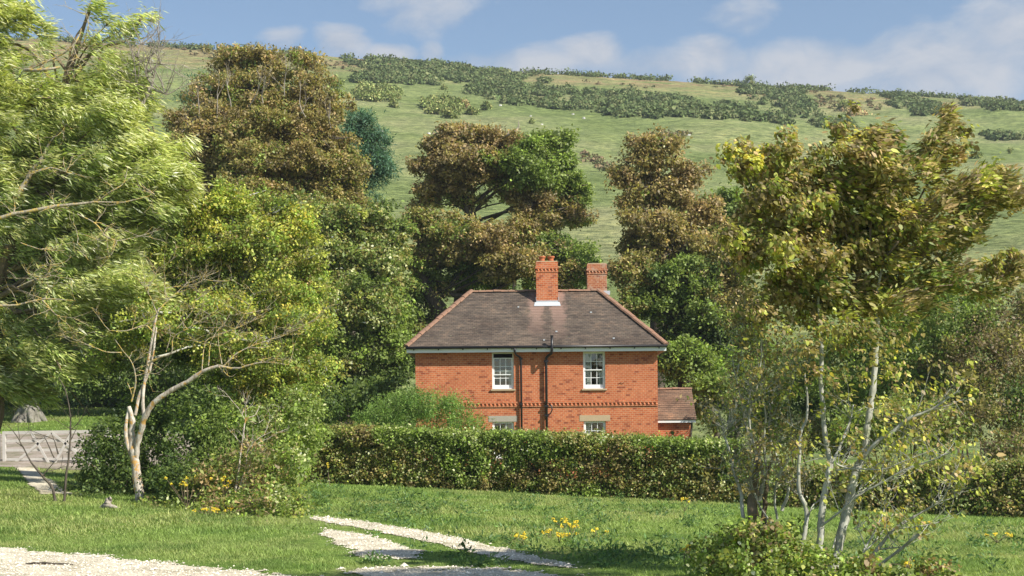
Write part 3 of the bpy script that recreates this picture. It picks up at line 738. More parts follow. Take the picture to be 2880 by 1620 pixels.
for k, (u0, u1, v0, v1, mt, lb) in enumerate(((1374,1455,1168,1185,'stone','grey stone lintel'),(1630,1716,1167,1183,'stone_warm','tan stone lintel'))):
    m = MB(); wz = W[2+k][3]; m.box(L_(hx(u0,YF,1175)), L_(hx(u1,YF,1175)), -.012, .1, wz+.001, wz+.23)
    m.build('lintel', M[mt], house)['label'] = lb
# rainwater downpipe and soil pipe
def hp(u, v, off): p = P(u, v, YF-off); return (p[0]-HX, -off, p[2])
m = MB(); m.tube([hp(1447,978,.37), hp(1448,990,.34), hp(1452,998,.22), hp(1463,1005,.11), hp(1465,1016,.09), (hp(1466,1016,.09)[0], -.09, .1)], .042, 8)
dp = m.build('downpipe', M['black'], house, True)
x = hp(1466,1100,.09)[0]
for z in (4.55, 2.80, 1.2): m = MB(); m.box(x-.06, x+.06, -.14, -.002, z-.035, z+.035); m.build('collar', M['black'], dp)
xs_ = hp(1537,1100,.11)[0]
m = MB(); m.tube([hp(1552,948,.47), hp(1552,985,.47), hp(1551,994,.44), hp(1542,1000,.18), hp(1537,1006,.12), hp(1536,1020,.11), (xs_, -.11, .1)], .052, 8)
sp_ = m.build('soil_pipe', M['black'], house, True); sp_['label'] = 'black soil pipe rising past the eaves'
for z in (4.45, 2.72, 2.35): m = MB(); m.box(xs_-.08, xs_+.08, -.17, -.002, z-.035, z+.035); m.build('collar', M['black'], sp_)
m = MB(); t_ = hp(1552,948,.47); m.tube([(t_[0],t_[1],t_[2]), (t_[0],t_[1],t_[2]+.07)], .062, 8)
m.build('vent_top', M['black'], sp_)
m = MB(); m.tube([(xs_+.02,-.13,2.36),(xs_+.14,-.16,2.42),(xs_+.21,-.17,2.56),(xs_+.19,-.16,2.72),(xs_+.08,-.12,2.80)], .026, 7); m.build('waste_pipe', M['black'], sp_, True)
# wall patch: old bracket marks right of the window
m = MB(); q = P(1748,1078,YF); m.tube([(q[0]-HX-.12,-.02,q[2]-.03),(q[0]-HX-.04,-.02,q[2]+.03),(q[0]-HX+.03,-.02,q[2]-.01),(q[0]-HX+.1,-.02,q[2]+.03)], .008, 5); m.build('wall_bracket', M['black'], house)
# chimneys (children: they stand in the roof)
def chimney(x0, x1, y0, y1, zb_, zt, mat, pots, lab, lead=True):
    m = MB(); c1 = zt-.42
    m.box(x0, x1, y0, y1, zb_, c1)
    m.box(x0-.02, x1+.02, y0-.02, y1+.02, c1, c1+.07)
    m.box(x0+.002, x1-.002, y0+.002, y1-.002, c1+.07, c1+.14)
    m.box(x0-.035, x1+.035, y0-.035, y1+.035, c1+.14, c1+.21); m.box(x0-.005, x1+.005, y0-.005, y1+.005, c1+.21, zt)
    dogtooth(m, x0, x1, c1+.07, y0+.002, 0, .07, .085, .125)
    st = m.build('chimney', mat, house); st['label'] = lab
    c = MB(); c.box(x0+.02, x1-.02, y0+.02, y1-.02, zt, zt+.035); c.build('mortar_cap', M['stone_warm'], st)
    for px, s in pots:
        p = MB(); z = zt+.03; xx = x0+px*(x1-x0); yy = (y0+y1)/2-.15
        p.tube([(xx,yy,z),(xx,yy,z+.05),(xx,yy,z+.10),(xx,yy,z+.14),(xx,yy,z+.17),(xx,yy,z+.21)], [.11*s,.115*s,.10*s,.12*s,.15*s,.15*s], 14)
        p.build('chimney_pot', M['pot'], st, True)
    if lead:
        l = MB(); zr = EZ+RISE*(y0-EY0)/RUN
        l.quad((x0-.10,y0-.16,zr-.115),(x1+.10,y0-.16,zr-.115),(x1+.06,y0-.012,zr+.05),(x0-.06,y0-.012,zr+.05))
        l.box(x0-.015, x1+.015, y0-.015, y0-.003, zr-.02, zr+.11)
        for s, xx in ((-1, x0), (1, x1)): l.box(xx-.015 if s < 0 else xx+.003, xx-.003 if s < 0 else xx+.015, y0-.015, min(y1, EY0+RUN), zr+.02, zr+.26)
        l.build('flashing', M['lead'], st)
    return st
cy = 56.55
cx0, cx1 = L_(P(1508,790,cy)[0]), L_(P(1569,790,cy)[0])
chimney(cx0, cx1, cy-YF, cy-YF+.85, 6.5, P(1538,736,cy)[2], M['brick_stack'], [(.28,1),(.70,.98)], 'brick chimney with two clay pots')
cy2 = 57.6
cx2, cx3 = L_(P(1652,780,cy2)[0]), L_(P(1707,780,cy2)[0])
chimney(cx2, cx3, cy2-YF, cy2-YF+.8, 6.4, P(1680,742,cy2)[2], M['brick_old'], [], 'pinkish weathered brick chimney without pots', False)
l = MB(); zr = P(1680,822,cy2-.02)[2]; l.box(cx2-.015, cx3+.12, cy2-YF-.03, cy2-YF-.002, zr-.1, zr+.06); l.build('flashing', M['lead'], house)
# lean-to at the right-hand end
ext = None
ex0, ex1 = wr+.002, L_(P(1942,1200,55.7)[0]); ry = .7
m = MB(); m.box(ex0, ex1, ry, ry+2.6, -.2, 2.16)
m.f.append(tuple(len(m.v)+k for k in range(3))); m.v += [(ex1-.001, ry, 2.16), (ex1-.001, ry+2.6, 2.16), (ex1-.001, ry+1.3, 3.3)]
m.build('side_wing', M['brick'], house)
m = MB(); e0, e1 = ex0+.01, L_(P(1954,1130,56)[0]); zE = P(1900,1180,YF+ry-.2)[2]; zR = P(1900,1093,YF+ry+1.3)[2]
for k in range(16):
    t0 = k/16; t1 = (k+1)/16+.004; ya = lambda t: ry-.2+1.5*t; za = lambda t: zE+(zR-zE)*t
    m.quad((e0,ya(t0),za(t0)+.022),(e1,ya(t0),za(t0)+.022),(e1,ya(t1),za(t1)),(e0,ya(t1),za(t1)))
    m.quad((e0,ya(t0),za(t0)-.02),(e1,ya(t0),za(t0)-.02),(e1,ya(t0),za(t0)+.022),(e0,ya(t0),za(t0)+.022))
m.quad((e0,ry+1.3,zR),(e1,ry+1.3,zR),(e1,ry+2.8,zE),(e0,ry+2.8,zE))
m.quad((e0,ry-.2,zE-.02),(e0,ry+1.3,zR-.04),(e1,ry+1.3,zR-.04),(e1,ry-.2,zE-.02))
er = m.build('wing_roof', M['tile_ext'], house)
m = MB(); ridgetiles(m, (e0,ry+1.3,zR), (e1,ry+1.3,zR), .09, .25); m.build('ridge_tiles', M['ridge'], er)
m = MB(); m.box(e0, e1-.03, ry-.18, ry-.15, zE-.12, zE-.022); m.build('fascia', M['white'], er)

# ================================================================== HEDGES
def hedge(name, label, a, b, za, zb_, thick, seed, pal=('hedge','hedge','hedge_g'), ls=.075, per=150, group=None, cat='hedge', rough=.1):
    """a,b: (x,y) ends on the ground; za,zb_: world top heights"""
    f = Fol(seed); rng = f.rng; a = np.array(a, float); b = np.array(b, float); d = b-a; L = np.hypot(*d); d /= L; n_ = np.array([d[1], -d[0]])
    if n_[1] > 0: n_ = -n_
    w = Wood()
    n = int(L*per); ws = []
    for i in range(n):
        t = rng.random(); g = float(gz(*(a+d*t*L))); top = za+(zb_-za)*t+.16*(fbm(t*L*.7, 3, seed, 3)-.5)
        k = rng.random(); bulge = .42*(fbm(t*L*.55, 7+k*2, seed+3, 3)-.5)
        if k < .62: off = thick/2+bulge+rng.normal(0,.04); z = g+(top-g)*rng.random()**.9
        elif k < .93: off = rng.uniform(-thick/2, thick/2); z = top+rng.normal(0,.02)-.03
        else: off = -thick/2; z = g+(top-g)*rng.random()
        if k < .62 and z < g+.5: off += .12*rng.random()
        p = a+d*t*L+n_*off; wv = fbm(t*L*.5, z*1.2, seed+8, 3)
        pl = pal[0] if wv < .45 else (pal[1] if wv < .56 else pal[2])
        f.clump(np.array([p[0], p[1], z]), rng.uniform(.12,.22), int(52*rng.uniform(.6,1.3)), pl, ls, 'kite', .8, None, .75)
        if rng.random() < .03 and k > .62: f.clump(np.array([p[0], p[1], z+.12]), .09, 14, pal[1], ls, 'kite', 1.6, None, .6)
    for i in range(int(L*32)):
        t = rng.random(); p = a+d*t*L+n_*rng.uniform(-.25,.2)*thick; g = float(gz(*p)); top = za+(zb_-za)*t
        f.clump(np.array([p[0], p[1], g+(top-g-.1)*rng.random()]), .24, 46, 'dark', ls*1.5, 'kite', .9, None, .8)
    for i in range(int(L*1.6)):
        t = rng.random(); p = a+d*t*L+n_*rng.uniform(-.1,thick/2); g = float(gz(*p)); tp = g+rng.uniform(.5,1.2)
        w = Wood(); w.add([(p[0],p[1],g-.05),(p[0]+rng.normal(0,.06),p[1],(g+tp)/2),(p[0]+rng.normal(0,.15),p[1]+rng.normal(0,.1),tp)], [.03,.025,.012], 5, 2); ws.append(w)
    mid = (a+b)/2; base = (mid[0], mid[1], float(gz(*mid)))
    e = empty(name, base, label, cat, group)
    f.build('foliage', M['leaf'], e, base)
    for w in ws: w.build('stem', M['bark_brown'], e, base)
    return e
A = P(815, 1195, 44.6)[:2]; B = P(2130, 1195, 40.3)[:2]
hedge('hedge', 'long clipped hedge with a flat top standing in front of the brick house', A, B, P(830,1196,44.6)[2]-.05, P(2130,1243,40.3)[2]-.07, .95, 41, ('hedge','sycolive','hedge_g'))
# right-hand hedge
A = P(2190, 1195, 40.0)[:2]; B = P(3060, 1195, 37.)[:2]
hedge('hedge', 'low rough hedge behind the pale grey stems on the right of the meadow', A, B, P(2190,1322,40)[2], P(3060,1300,37.)[2], 1.1, 43, ('hedge','bramble_b','hedge'), per=130)

# ================================================================== TREES behind the house
def bl(*rows): return list(rows)
def bare_top(e, base, rng):
    for u, v in ((560,330),(610,320),(650,300),(700,300),(740,290),(800,270),(500,380),(860,330),(930,360),(600,380)):
        w = Wood(); p = P(u, v, 67.2); q = P(u+rng.normal(0,20), v-110, 67.); L = np.linalg.norm(q-p)
        twig(w, rng, p, q-p+rng.normal(0,.5,3), L*.7, .035, 4, .6, 3, .25); w.build('bare_branch', M['bark_dead'], e, base)
tree('sycamore_tree', 'tallest brown leaved tree with bare twigs at its top, left of the house', 'tree', gb(800, 69), bl(
  (650,160,60,40,2,'sycbrown',.3),(740,150,60,40,2,'sycbrown',.32),(850,175,60,40,1,'sycbrown',.35),(720,250,90,60,1,'sycolive',.5),(620,270,70,50,1,'sycolive',.5),(820,300,90,60,0,'sycbrown',.6),(560,420,90,60,0,'sycolive',.8),(900,440,90,70,0,'sycolive',.8),(640,215,60,50,2,'sycbrown',.32),(760,190,80,62,2,'sycbrown',.38),(870,240,80,60,0,'sycbrown',.42),(930,300,60,55,0,'sycbrown',.45),(700,290,70,55,3,'sycbrown',.35),
  (560,300,55,60,0,'sycbrown',.4),(640,380,120,65,-1,'sycbrown'),(780,350,120,70,-1,'sycbrown'),(520,350,50,45,0,'rust',.8),
  (900,390,85,70,-1,'sycbrown'),(600,480,110,70,-1,'sycbrown'),(740,470,130,80,-2,'sycolive'),(890,500,110,80,-1,'sycolive'),
  (640,580,110,75,-2,'sycolive'),(800,600,140,85,-2,'sycolive'),(930,620,90,85,-1,'sycolive'),(700,720,150,100,-1,'sycolive'),(880,760,140,110,0,'green'),(500,400,50,50,0,'rust'),(560,440,90,60,-1,'sycbrown'),(540,560,90,70,-1,'sycolive'),(960,470,60,60,0,'sycolive'),(980,560,50,60,0,'sycolive'),(690,420,90,50,-2,'sycbrown'),(850,450,90,50,-2,'sycbrown'),(720,540,120,60,-2,'sycolive')), 101,
  ls=.15, cr=.34, k=62, trunk_r=.5, fork=P(790,880,69), twigs=.5, dead=bare_top)
tree('pine_tree', 'blue green conifer poking out from behind the tall brown tree', 'tree', gb(985, 77), bl(
  (1010,360,50,40,0,'pine'),(1040,410,50,45,0,'pine'),(1000,440,70,50,0,'pine'),(1055,470,45,35,0,'pine'),(960,390,60,60,0,'pine'),(1030,590,40,40,0,'pine',.7),(980,540,70,60,0,'pine'),(1040,620,40,50,0,'pine')), 102,
  ls=.22, cr=.42, k=70, asp=.22, trunk_r=.3, fork=P(985,800,77))
tree('pine_tree', 'dark blue green conifer top half hidden behind bare twigs of the tall brown tree', 'tree', gb(640, 78), bl(
  (640,225,55,38,0,'pine',.8),(560,235,35,40,0,'pine',.5),(512,270,20,18,0,'pine'),(690,195,50,30,0,'pine',.6),(620,300,70,50,0,'pine')), 103, ls=.22, cr=.42, k=60, asp=.22, trunk_r=.3, fork=P(640,700,78))
tree('whitebeam_tree', 'broad green tree with flashing pale leaf undersides immediately left of the house roof', 'tree', gb(960, 62), bl(
  (870,600,90,60,1,'sycpale'),(990,640,100,70,0,'sycpale'),(1070,640,70,70,0,'sycpale'),(900,720,110,80,-1,'sycpale'),(1030,760,120,90,-1,'sycpale'),(1110,720,55,80,0,'sycpale'),
  (960,850,130,90,-2,'sycpale'),(1090,870,85,90,-1,'green'),(880,940,110,90,-2,'green'),(1030,980,110,85,-2,'green'),(940,1050,120,70,-1,'dark'),(1110,960,60,70,0,'green'),(780,820,80,90,-1,'sycpale'),(1090,1060,70,50,0,'dark')), 104,
  ls=.15, cr=.32, k=52, trunk_r=.4, fork=P(975,1000,62))
def dead_limb(e, base, rng):
    w = Wood(); w.add([P(1375,420,68), P(1410,390,67.5), P(1440,375,67), P(1458,358,67), P(1458,340,67)], [.07,.06,.05,.035,.012], 6, 3)
    w.add([P(1425,383,67.2), P(1432,368,67.3)], [.03,.01], 4, 1)
    w.build('dead_branch', M['bark_dead'], e, base)
tree('sycamore_tree', 'spreading tree half rust brown half deep green with leaning dark trunk, behind the house', 'tree', gb(1235, 68), bl(
  (1290,385,70,35,0,'rust'),(1370,390,75,35,0,'rust'),(1240,425,65,40,0,'rust'),(1330,440,80,45,-1,'rust'),(1430,420,50,35,0,'rust'),(1210,470,55,30,0,'rust',.7),
  (1540,400,75,28,0,'green'),(1500,440,90,40,-1,'green'),(1570,450,60,45,0,'green'),(1460,470,80,45,-1,'green'),(1540,500,100,35,-1,'green'),(1600,530,55,42,0,'green'),(1630,570,35,30,0,'green',.8),
  (1420,450,60,50,-1,'sycolive',.7),(1440,540,70,35,0,'sycolive',.6),(1300,560,70,30,0,'sycolive',.5),(1280,480,80,38,-1,'rust'),(1370,490,70,40,0,'sycolive'),(1240,530,75,32,0,'rust'),(1190,555,45,25,0,'rust',.7),(1460,520,30,20,-1,'rust'),
  (1500,570,80,35,-1,'rust',.8),(1570,590,80,40,0,'sycolive',.8),(1620,610,45,28,0,'rust',.7)), 105,
  ls=.155, cr=.32, k=52, trunk_r=.42, fork=P(1330,650,68), twigs=.4, dead=dead_limb, inner=.5)
tree('sycamore_tree', 'shadowy brown and olive tree filling the gap between pale leaved tree and chimneys', 'tree', gb(1250, 66), bl(
  (1190,625,60,45,0,'sycolive'),(1270,650,80,50,0,'sycolive'),(1180,700,70,60,0,'sycolive'),(1360,670,80,45,-1,'rust'),(1450,660,70,45,0,'sycbrown'),(1280,720,90,45,0,'sycbrown'),
  (1200,790,60,60,0,'green',.8),(1400,745,100,55,-1,'sycbrown'),(1330,790,80,40,1,'green'),(1490,760,70,60,0,'sycbrown'),(1560,700,50,45,0,'green'),(1590,770,60,50,0,'sycbrown'),(1530,640,45,40,1,'sycolive'),
  (1190,900,60,70,0,'green'),(1160,1000,50,60,0,'dark'),(1640,760,45,40,0,'green')), 106,
  ls=.15, cr=.32, k=52, trunk_r=.45, fork=P(1235,870,66), twigs=.3)
tree('sycamore_tree', 'narrow rust brown tree with feathery bare twigged top, right of the chimneys', 'tree', gb(1850, 65), bl(
  (1800,410,40,28,0,'rust',.7),(1860,400,55,32,0,'rust',.6),(1840,450,60,38,0,'sycbrown',.7),(1765,460,35,28,0,'rust'),(1900,440,35,35,0,'rust',.5),(1750,500,40,28,0,'rust',.8),
  (1840,520,75,45,0,'sycbrown',.8),(1930,500,50,45,0,'rust'),(1900,560,70,50,0,'rust'),(1780,555,45,35,0,'sycbrown'),(1850,620,95,55,-1,'sycbrown'),(1960,600,60,50,0,'rust'),
  (1790,680,60,50,0,'sycbrown'),(1900,710,100,60,-1,'sycbrown'),(2000,680,80,60,0,'sycbrown')), 107,
  ls=.155, cr=.32, k=50, trunk_r=.35, fork=P(1850,850,65), twigs=.5, inner=.5)
tree('sycamore_tree', 'dense dark olive tree rising from behind the right end of the house roof', 'tree', gb(1900, 61), bl(
  (1780,760,70,55,0,'sycolive'),(1880,790,100,60,0,'green'),(1990,780,90,70,0,'sycolive'),(1820,850,90,60,0,'green'),(1950,870,110,70,0,'green'),(2060,850,80,80,0,'sycolive'),(1880,930,90,60,0,'dark'),(2020,950,100,80,0,'dark'),(2100,960,70,100,0,'green'),(2090,720,80,70,0,'sycbrown')), 108,
  ls=.15, cr=.32, k=52, trunk_r=.4, fork=P(1930,1050,61))
tree('oak_tree', 'small round bright green tree peeping between two brown crowns on the right', 'tree', gb(2060, 76), bl(
  (2040,570,55,35,0,'fresh'),(2090,590,60,50,0,'fresh'),(2010,600,50,40,0,'green'),(2050,650,80,50,0,'fresh'),(2110,660,40,40,0,'green')), 109, ls=.22, cr=.42, k=60, trunk_r=.3, fork=P(2060,800,76))
tree('ash_tree', 'fresh green leafy tree beside the small brick side wing of the house', 'tree', gb(2010, 59), bl(
  (1900,1010,60,40,0,'fresh'),(1960,1000,70,50,0,'fresh'),(2050,1030,80,60,0,'fresh'),(1990,1080,70,50,-1,'fresh'),(2070,1110,70,55,0,'green'),(1985,1150,45,50,0,'fresh'),(1890,1060,35,40,2,'green')), 110, ls=.16, cr=.36, k=60, trunk_r=.16, fork=P(2010,1150,59))
# conifers and shrubs above the roof line
for (u, v, ru, rv, Y, pal, lb) in ((1447,700,48,22,79,'pine','low teal green conifer just above the ridge left of the chimneys'),(1610,715,55,28,84,'green','rounded green bush on the hill foot between the two chimneys'),(1570,690,40,25,86,'dark','small dark bush on the hill foot above the potted chimney')):
    b = gb(u, Y); tree('conifer' if pal == 'pine' else 'bush', lb, 'tree' if pal == 'pine' else 'bush', b, [(u,v,ru,rv,0,pal),(u-ru*.5,v+rv*1.3,ru,rv*1.3,0,pal),(u+ru*.4,v+rv*1.6,ru,rv*1.4,0,pal)], int(u), ls=.2, cr=.36, k=56, trunk_r=.12, fork=P(u, v+60, Y), twigs=.1)

# clipped rounded bush in front of the house
def bushes(name, label, cat, base, blobs, seed, ls=.07, cr=.2, k=50, leaf='leaf', asp=.6, wood='bark_brown', shape='kite', group=None, depth=1., stems=10, stem_h=.6, fill=1., flat=.8):
    base = np.array(base, float); e = empty(name, base, label, cat, group); f = Fol(seed); rng = f.rng; Y = base[1]; cs = []
    for b in blobs:
        u, v, ru, rv, dy, pal = b[:6]; yy = Y+dy; c = P(u, v, yy); rx = ru*yy/F; rz = rv*yy/F
        f.blob(c, (rx, max(rx,rz)*depth if rx < 2.5*rz else rx*.6*depth, rz), pal, ls, cr, fill*(b[6] if len(b) > 6 else 1), k, shape, None, asp, .3, flat); cs.append(c)
    if stems:
        for i in range(min(stems, 10)):
            w = Wood(); c = cs[rng.integers(len(cs))]; a = np.array([c[0]*.6+base[0]*.4+rng.normal(0,.1), c[1], 0.]); a[2] = float(gz(a[0], a[1]))-.05
            q = c+rng.normal(0,.2,3); w.add([a, (a+q)/2+rng.normal(0,.06,3), q], [.03,.022,.008], 5, 2)
            w.build('stem', M[wood], e, base)
    f.build('foliage', M[leaf], e, base); return e
bushes('juniper_bush', 'feathery rounded green bush against the left end of the house', 'bush', gb(1190, 51.5), bl(
  (1120,1150,80,45,0,'juniper'),(1200,1140,90,45,0,'juniper'),(1270,1170,65,45,0,'juniper'),(1060,1170,60,40,0,'juniper'),(1310,1200,50,30,0,'juniper'),(1180,1210,140,50,0,'juniper'),(1160,1128,40,25,0,'juniper')), 120, ls=.11, cr=.26, k=80, asp=.25, flat=1.1)

# ---- dark woodland edge on the left, behind the gateway and thorn trees
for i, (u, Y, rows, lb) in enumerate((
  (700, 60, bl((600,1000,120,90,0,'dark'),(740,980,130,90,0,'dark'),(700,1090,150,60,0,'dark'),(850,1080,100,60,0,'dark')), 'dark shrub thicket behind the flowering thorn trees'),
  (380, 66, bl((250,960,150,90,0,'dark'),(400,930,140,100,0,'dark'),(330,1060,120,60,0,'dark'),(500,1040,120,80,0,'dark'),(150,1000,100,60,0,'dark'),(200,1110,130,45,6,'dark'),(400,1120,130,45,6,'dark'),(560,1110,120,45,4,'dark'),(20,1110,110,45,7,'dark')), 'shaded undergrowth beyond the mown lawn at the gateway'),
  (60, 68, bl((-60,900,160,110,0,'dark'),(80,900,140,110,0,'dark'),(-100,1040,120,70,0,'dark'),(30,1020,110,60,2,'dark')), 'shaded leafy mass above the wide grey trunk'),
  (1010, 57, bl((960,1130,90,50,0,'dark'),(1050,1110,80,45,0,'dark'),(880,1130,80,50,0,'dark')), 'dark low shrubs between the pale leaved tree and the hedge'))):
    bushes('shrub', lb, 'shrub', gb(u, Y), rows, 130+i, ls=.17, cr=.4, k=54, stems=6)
# wide trunk on the lawn
b = gb(82, 63); e = empty('broad_tree', b, 'wide grey flared trunk standing on the shaded lawn beyond the gate', 'tree'); w = Wood(); rng = np.random.default_rng(3)
c = b; w.add([c-[0,0,.2], c+[0,0,.1], c+[.0,0,.5], c+[.02,0,1.4], c+[0,0,3.5]], [.72,.60,.44,.38,.34], 14, 4, .05, rng)
for a in (0, 1.3, 2.7, 3.9, 5.2): w.add([c+np.array([cos(a)*.3,sin(a)*.3,.5]), c+np.array([cos(a)*.6,sin(a)*.6,.12]), c+np.array([cos(a)*.85,sin(a)*.85,-.15])], [.2,.16,.05], 7, 3)
w.build('trunk', M['bark_mid'], e, b)
f = Fol(150)
for u, v, ru, rv in ((60,960,120,60),(160,990,90,60),(-20,990,90,60)):
    c = P(u, v, 62); f.blob(c, (ru*62/F, 1.6, rv*62/F), 'sycolive', .17, .4, .8, 50)
f.build('crown', M['leaf'], e, b)

# ---- right-hand background thicket
rt = (
  ((2760, 47), bl((2700,880,110,80,0,'green'),(2820,900,110,90,0,'scrub'),(2760,1000,130,90,-1,'scrub'),(2880,1040,100,90,0,'scrub'),(2680,960,80,60,0,'green'),(2930,900,80,100,1,'scrub')), 'dark brownish green tangled tree at the right edge behind the low hedge', 'tree'),
  ((2600, 50), bl((2520,880,90,80,0,'green'),(2600,820,80,60,0,'green'),(2560,980,110,80,0,'green'),(2450,960,90,90,0,'green'),(2350,980,100,90,1,'green'),(2620,900,70,60,0,'bramble_b'),(2560,1080,100,60,-1,'green'),(2660,1060,90,70,-1,'scrub'),(2460,1070,80,60,-1,'green'),(2720,1110,80,60,-2,'green'),(2580,1140,110,50,-2,'hedge'),(2360,1090,80,60,-1,'green')), 'green shrubby tree behind the wind blown foreground crown', 'tree'),
  ((2540, 44), bl((2540,1190,110,50,0,'hedge'),(2640,1210,80,45,0,'bramble_b'),(2440,1200,90,60,0,'green'),(2560,1150,80,40,0,'hedge')), 'rounded olive bush behind the low hedge below the tangled tree', 'bush'),
  ((2820, 44), bl((2800,1180,100,70,0,'scrub'),(2900,1160,90,90,0,'dark'),(2860,1260,80,50,-3,'scrub')), 'brown shadowed bush at the right edge above the low hedge', 'bush'),
  ((2300, 52), bl((2250,1050,90,90,0,'green'),(2330,1130,90,80,0,'dark'),(2200,1150,80,70,0,'dark'),(2150,1100,60,80,2,'dark'),(2420,1100,90,70,1,'dark'),(2130,1200,90,60,0,'dark'),(2260,1220,90,50,-2,'hedge'),(2380,1230,90,50,-2,'hedge')), 'dark green bush seen between the upright stems on the right', 'bush'))
for i, ((u, Y), rows, lb, ct) in enumerate(rt):
    bushes('thicket_tree' if ct == 'tree' else 'bush', lb, ct, gb(u, Y), rows, 160+i, ls=.11, cr=.3, k=62, stems=14)

# ================================================================== LEFT FOREGROUND: willow, thorn trees, dead tree
WIND = (1.0, -.1, -.25)
b = gb(-70, 38)
def wdead(e, base, rng):
    w = Wood(); w2 = Wood(); C3 = lambda x, y, Y=36.2: P(x*.621, y*.621, Y)
    br = [([(370,130),(345,190),(290,240),(210,280),(120,320)],[.035,.05,.06,.07,.08],37),
          ([(440,200),(400,210),(380,190),(400,120),(385,60)],[.05,.04,.03,.02,.01],37), ([(330,210),(350,260),(370,310)],[.035,.025,.012],36.6),
          ([(270,305),(180,318),(110,315)],[.06,.09,.11],36), ([(60,915),(100,850),(140,780),(190,720),(230,640),(300,560)],[.22,.18,.15,.11,.07,.03],37),
          ([(-40,1000),(60,970),(250,935),(420,915),(520,860),(560,830)],[.14,.12,.09,.07,.05,.02],35.6), ([(420,915),(560,915),(700,880)],[.06,.04,.015],35.6),
          ([(-30,1385),(80,1380),(200,1355),(340,1362)],[.09,.075,.055,.02],35.2), ([(190,1360),(230,1400),(260,1430),(330,1440)],[.05,.045,.035,.015],35.2),
          ([(95,1100),(180,1130),(200,1130),(215,1190),(235,1200)],[.03,.04,.04,.035,.015],35), ([(350,970),(430,1010),(470,1060),(530,1090),(630,1070)],[.03,.04,.035,.03,.012],35),
          ([(150,780),(230,760),(300,780)],[.05,.06,.02],35.4), ([(80,1300),(160,1265),(230,1250)],[.04,.035,.012],35), ([(520,1090),(490,1160),(400,1180)],[.03,.02,.01],35),
          ([(470,1060),(440,1085),(350,1100)],[.025,.02,.01],35), ([(100,1200),(130,1240),(200,1250)],[.02,.025,.012],35)]
    for px, r, Y in br:
        pts = [C3(x, y, Y+rng.normal(0,.1)) for x, y in px]; r = [q*.42 for q in r]
        w2 = Wood(); w2.add(pts, r, 7, 3, .25, rng)
        for k in range(len(px)*2):
            a = pts[rng.integers(1, len(pts))]; twig(w2, rng, a, rng.normal(0,1,3)*np.array([1,.5,.8]), .5, .011, 1, .6, 4)
        w2.build('lichened_branch', M['bark_lichen'], e, base)
    for px in ([(610,560),(640,470),(690,400),(660,330),(680,260),(720,180)],[(640,500),(620,400),(610,300)],[(690,400),(750,430)],[(650,470),(700,350)],[(620,260),(640,200)],[(660,330),(730,290)]):
        w3 = Wood(); pts = [C3(x, y, 37.6) for x, y in px]; w3.add(pts, np.linspace(.05,.01,len(pts)), 5, 3, .2, rng)
        for k in range(6): twig(w3, rng, pts[rng.integers(1, len(pts))], rng.normal(0,1,3)*np.array([1,.5,1])+[0,0,.8], .8, .018, 2, .5, 3)
        w3.build('dead_branch', M['bark_dead'], e, base)
tree('willow_tree', 'tall pale green willow with wind swept leaves filling the left edge', 'tree', b, bl(
  (20,35,90,45,0,'willow'),(95,50,50,40,0,'willow'),(-60,60,100,80,0,'willow'),
  (255,15,25,14,0,'willow',.7),(300,70,50,28,0,'willow'),(400,45,38,24,0,'willow'),(355,80,40,18,0,'willow',.8),(270,105,40,28,0,'willow',.6),(30,160,50,50,0,'willow',.8),(110,150,35,35,0,'willow',.6),
  (280,175,60,38,0,'willow',.8),(375,170,42,28,0,'willow',.7),(230,240,85,50,0,'willow'),(350,250,70,50,0,'willow'),(80,290,120,70,0,'willow'),(-60,260,120,110,0,'willow'),
  (290,330,110,60,-1,'willow'),(400,330,50,60,0,'willow',.8),(130,400,130,80,0,'willow_dk'),(350,420,90,60,-1,'willow'),(480,400,55,38,0,'willow'),(450,470,90,50,-1,'willow'),(-40,420,140,110,0,'willow'),
  (250,480,120,70,-1,'willow_dk'),(60,540,140,90,0,'willow_dk'),(500,520,55,40,-.5,'willow'),(390,550,100,60,-1,'willow_dk'),(200,600,130,70,-.5,'willow_dk'),(-60,600,140,120,0,'willow'),
  (80,700,130,90,0,'willow_dk'),(260,700,110,60,-1,'willow_dk'),(330,790,110,60,-1.5,'willow'),(420,830,60,50,-1.5,'willow'),(180,830,120,70,-1,'willow'),(20,830,110,80,0,'willow_dk'),(60,960,110,70,0,'willow_dk'),(-50,1020,100,100,0,'thorn'),
  (250,900,80,40,-1,'willow_dk',.7),(470,560,60,50,0,'willow'),(420,640,60,50,0,'willow_dk'),(150,1000,110,60,-1,'willow_dk'),(40,1080,90,40,0,'willow_dk'),(520,640,60,50,1,'willow_dk'),(300,530,90,60,1,'willow'),(190,520,90,70,1,'willow_dk'),(330,640,90,50,0,'willow'),(480,720,70,50,1,'willow_dk')), 201, ls=.22, cr=.34, k=95, trunk_r=.4, fork=P(-40,850,38), leaf='willow', asp=.17, wind=WIND, bark='bark_brown', twigs=.15, dead=wdead, depth=.75, fill=.85)

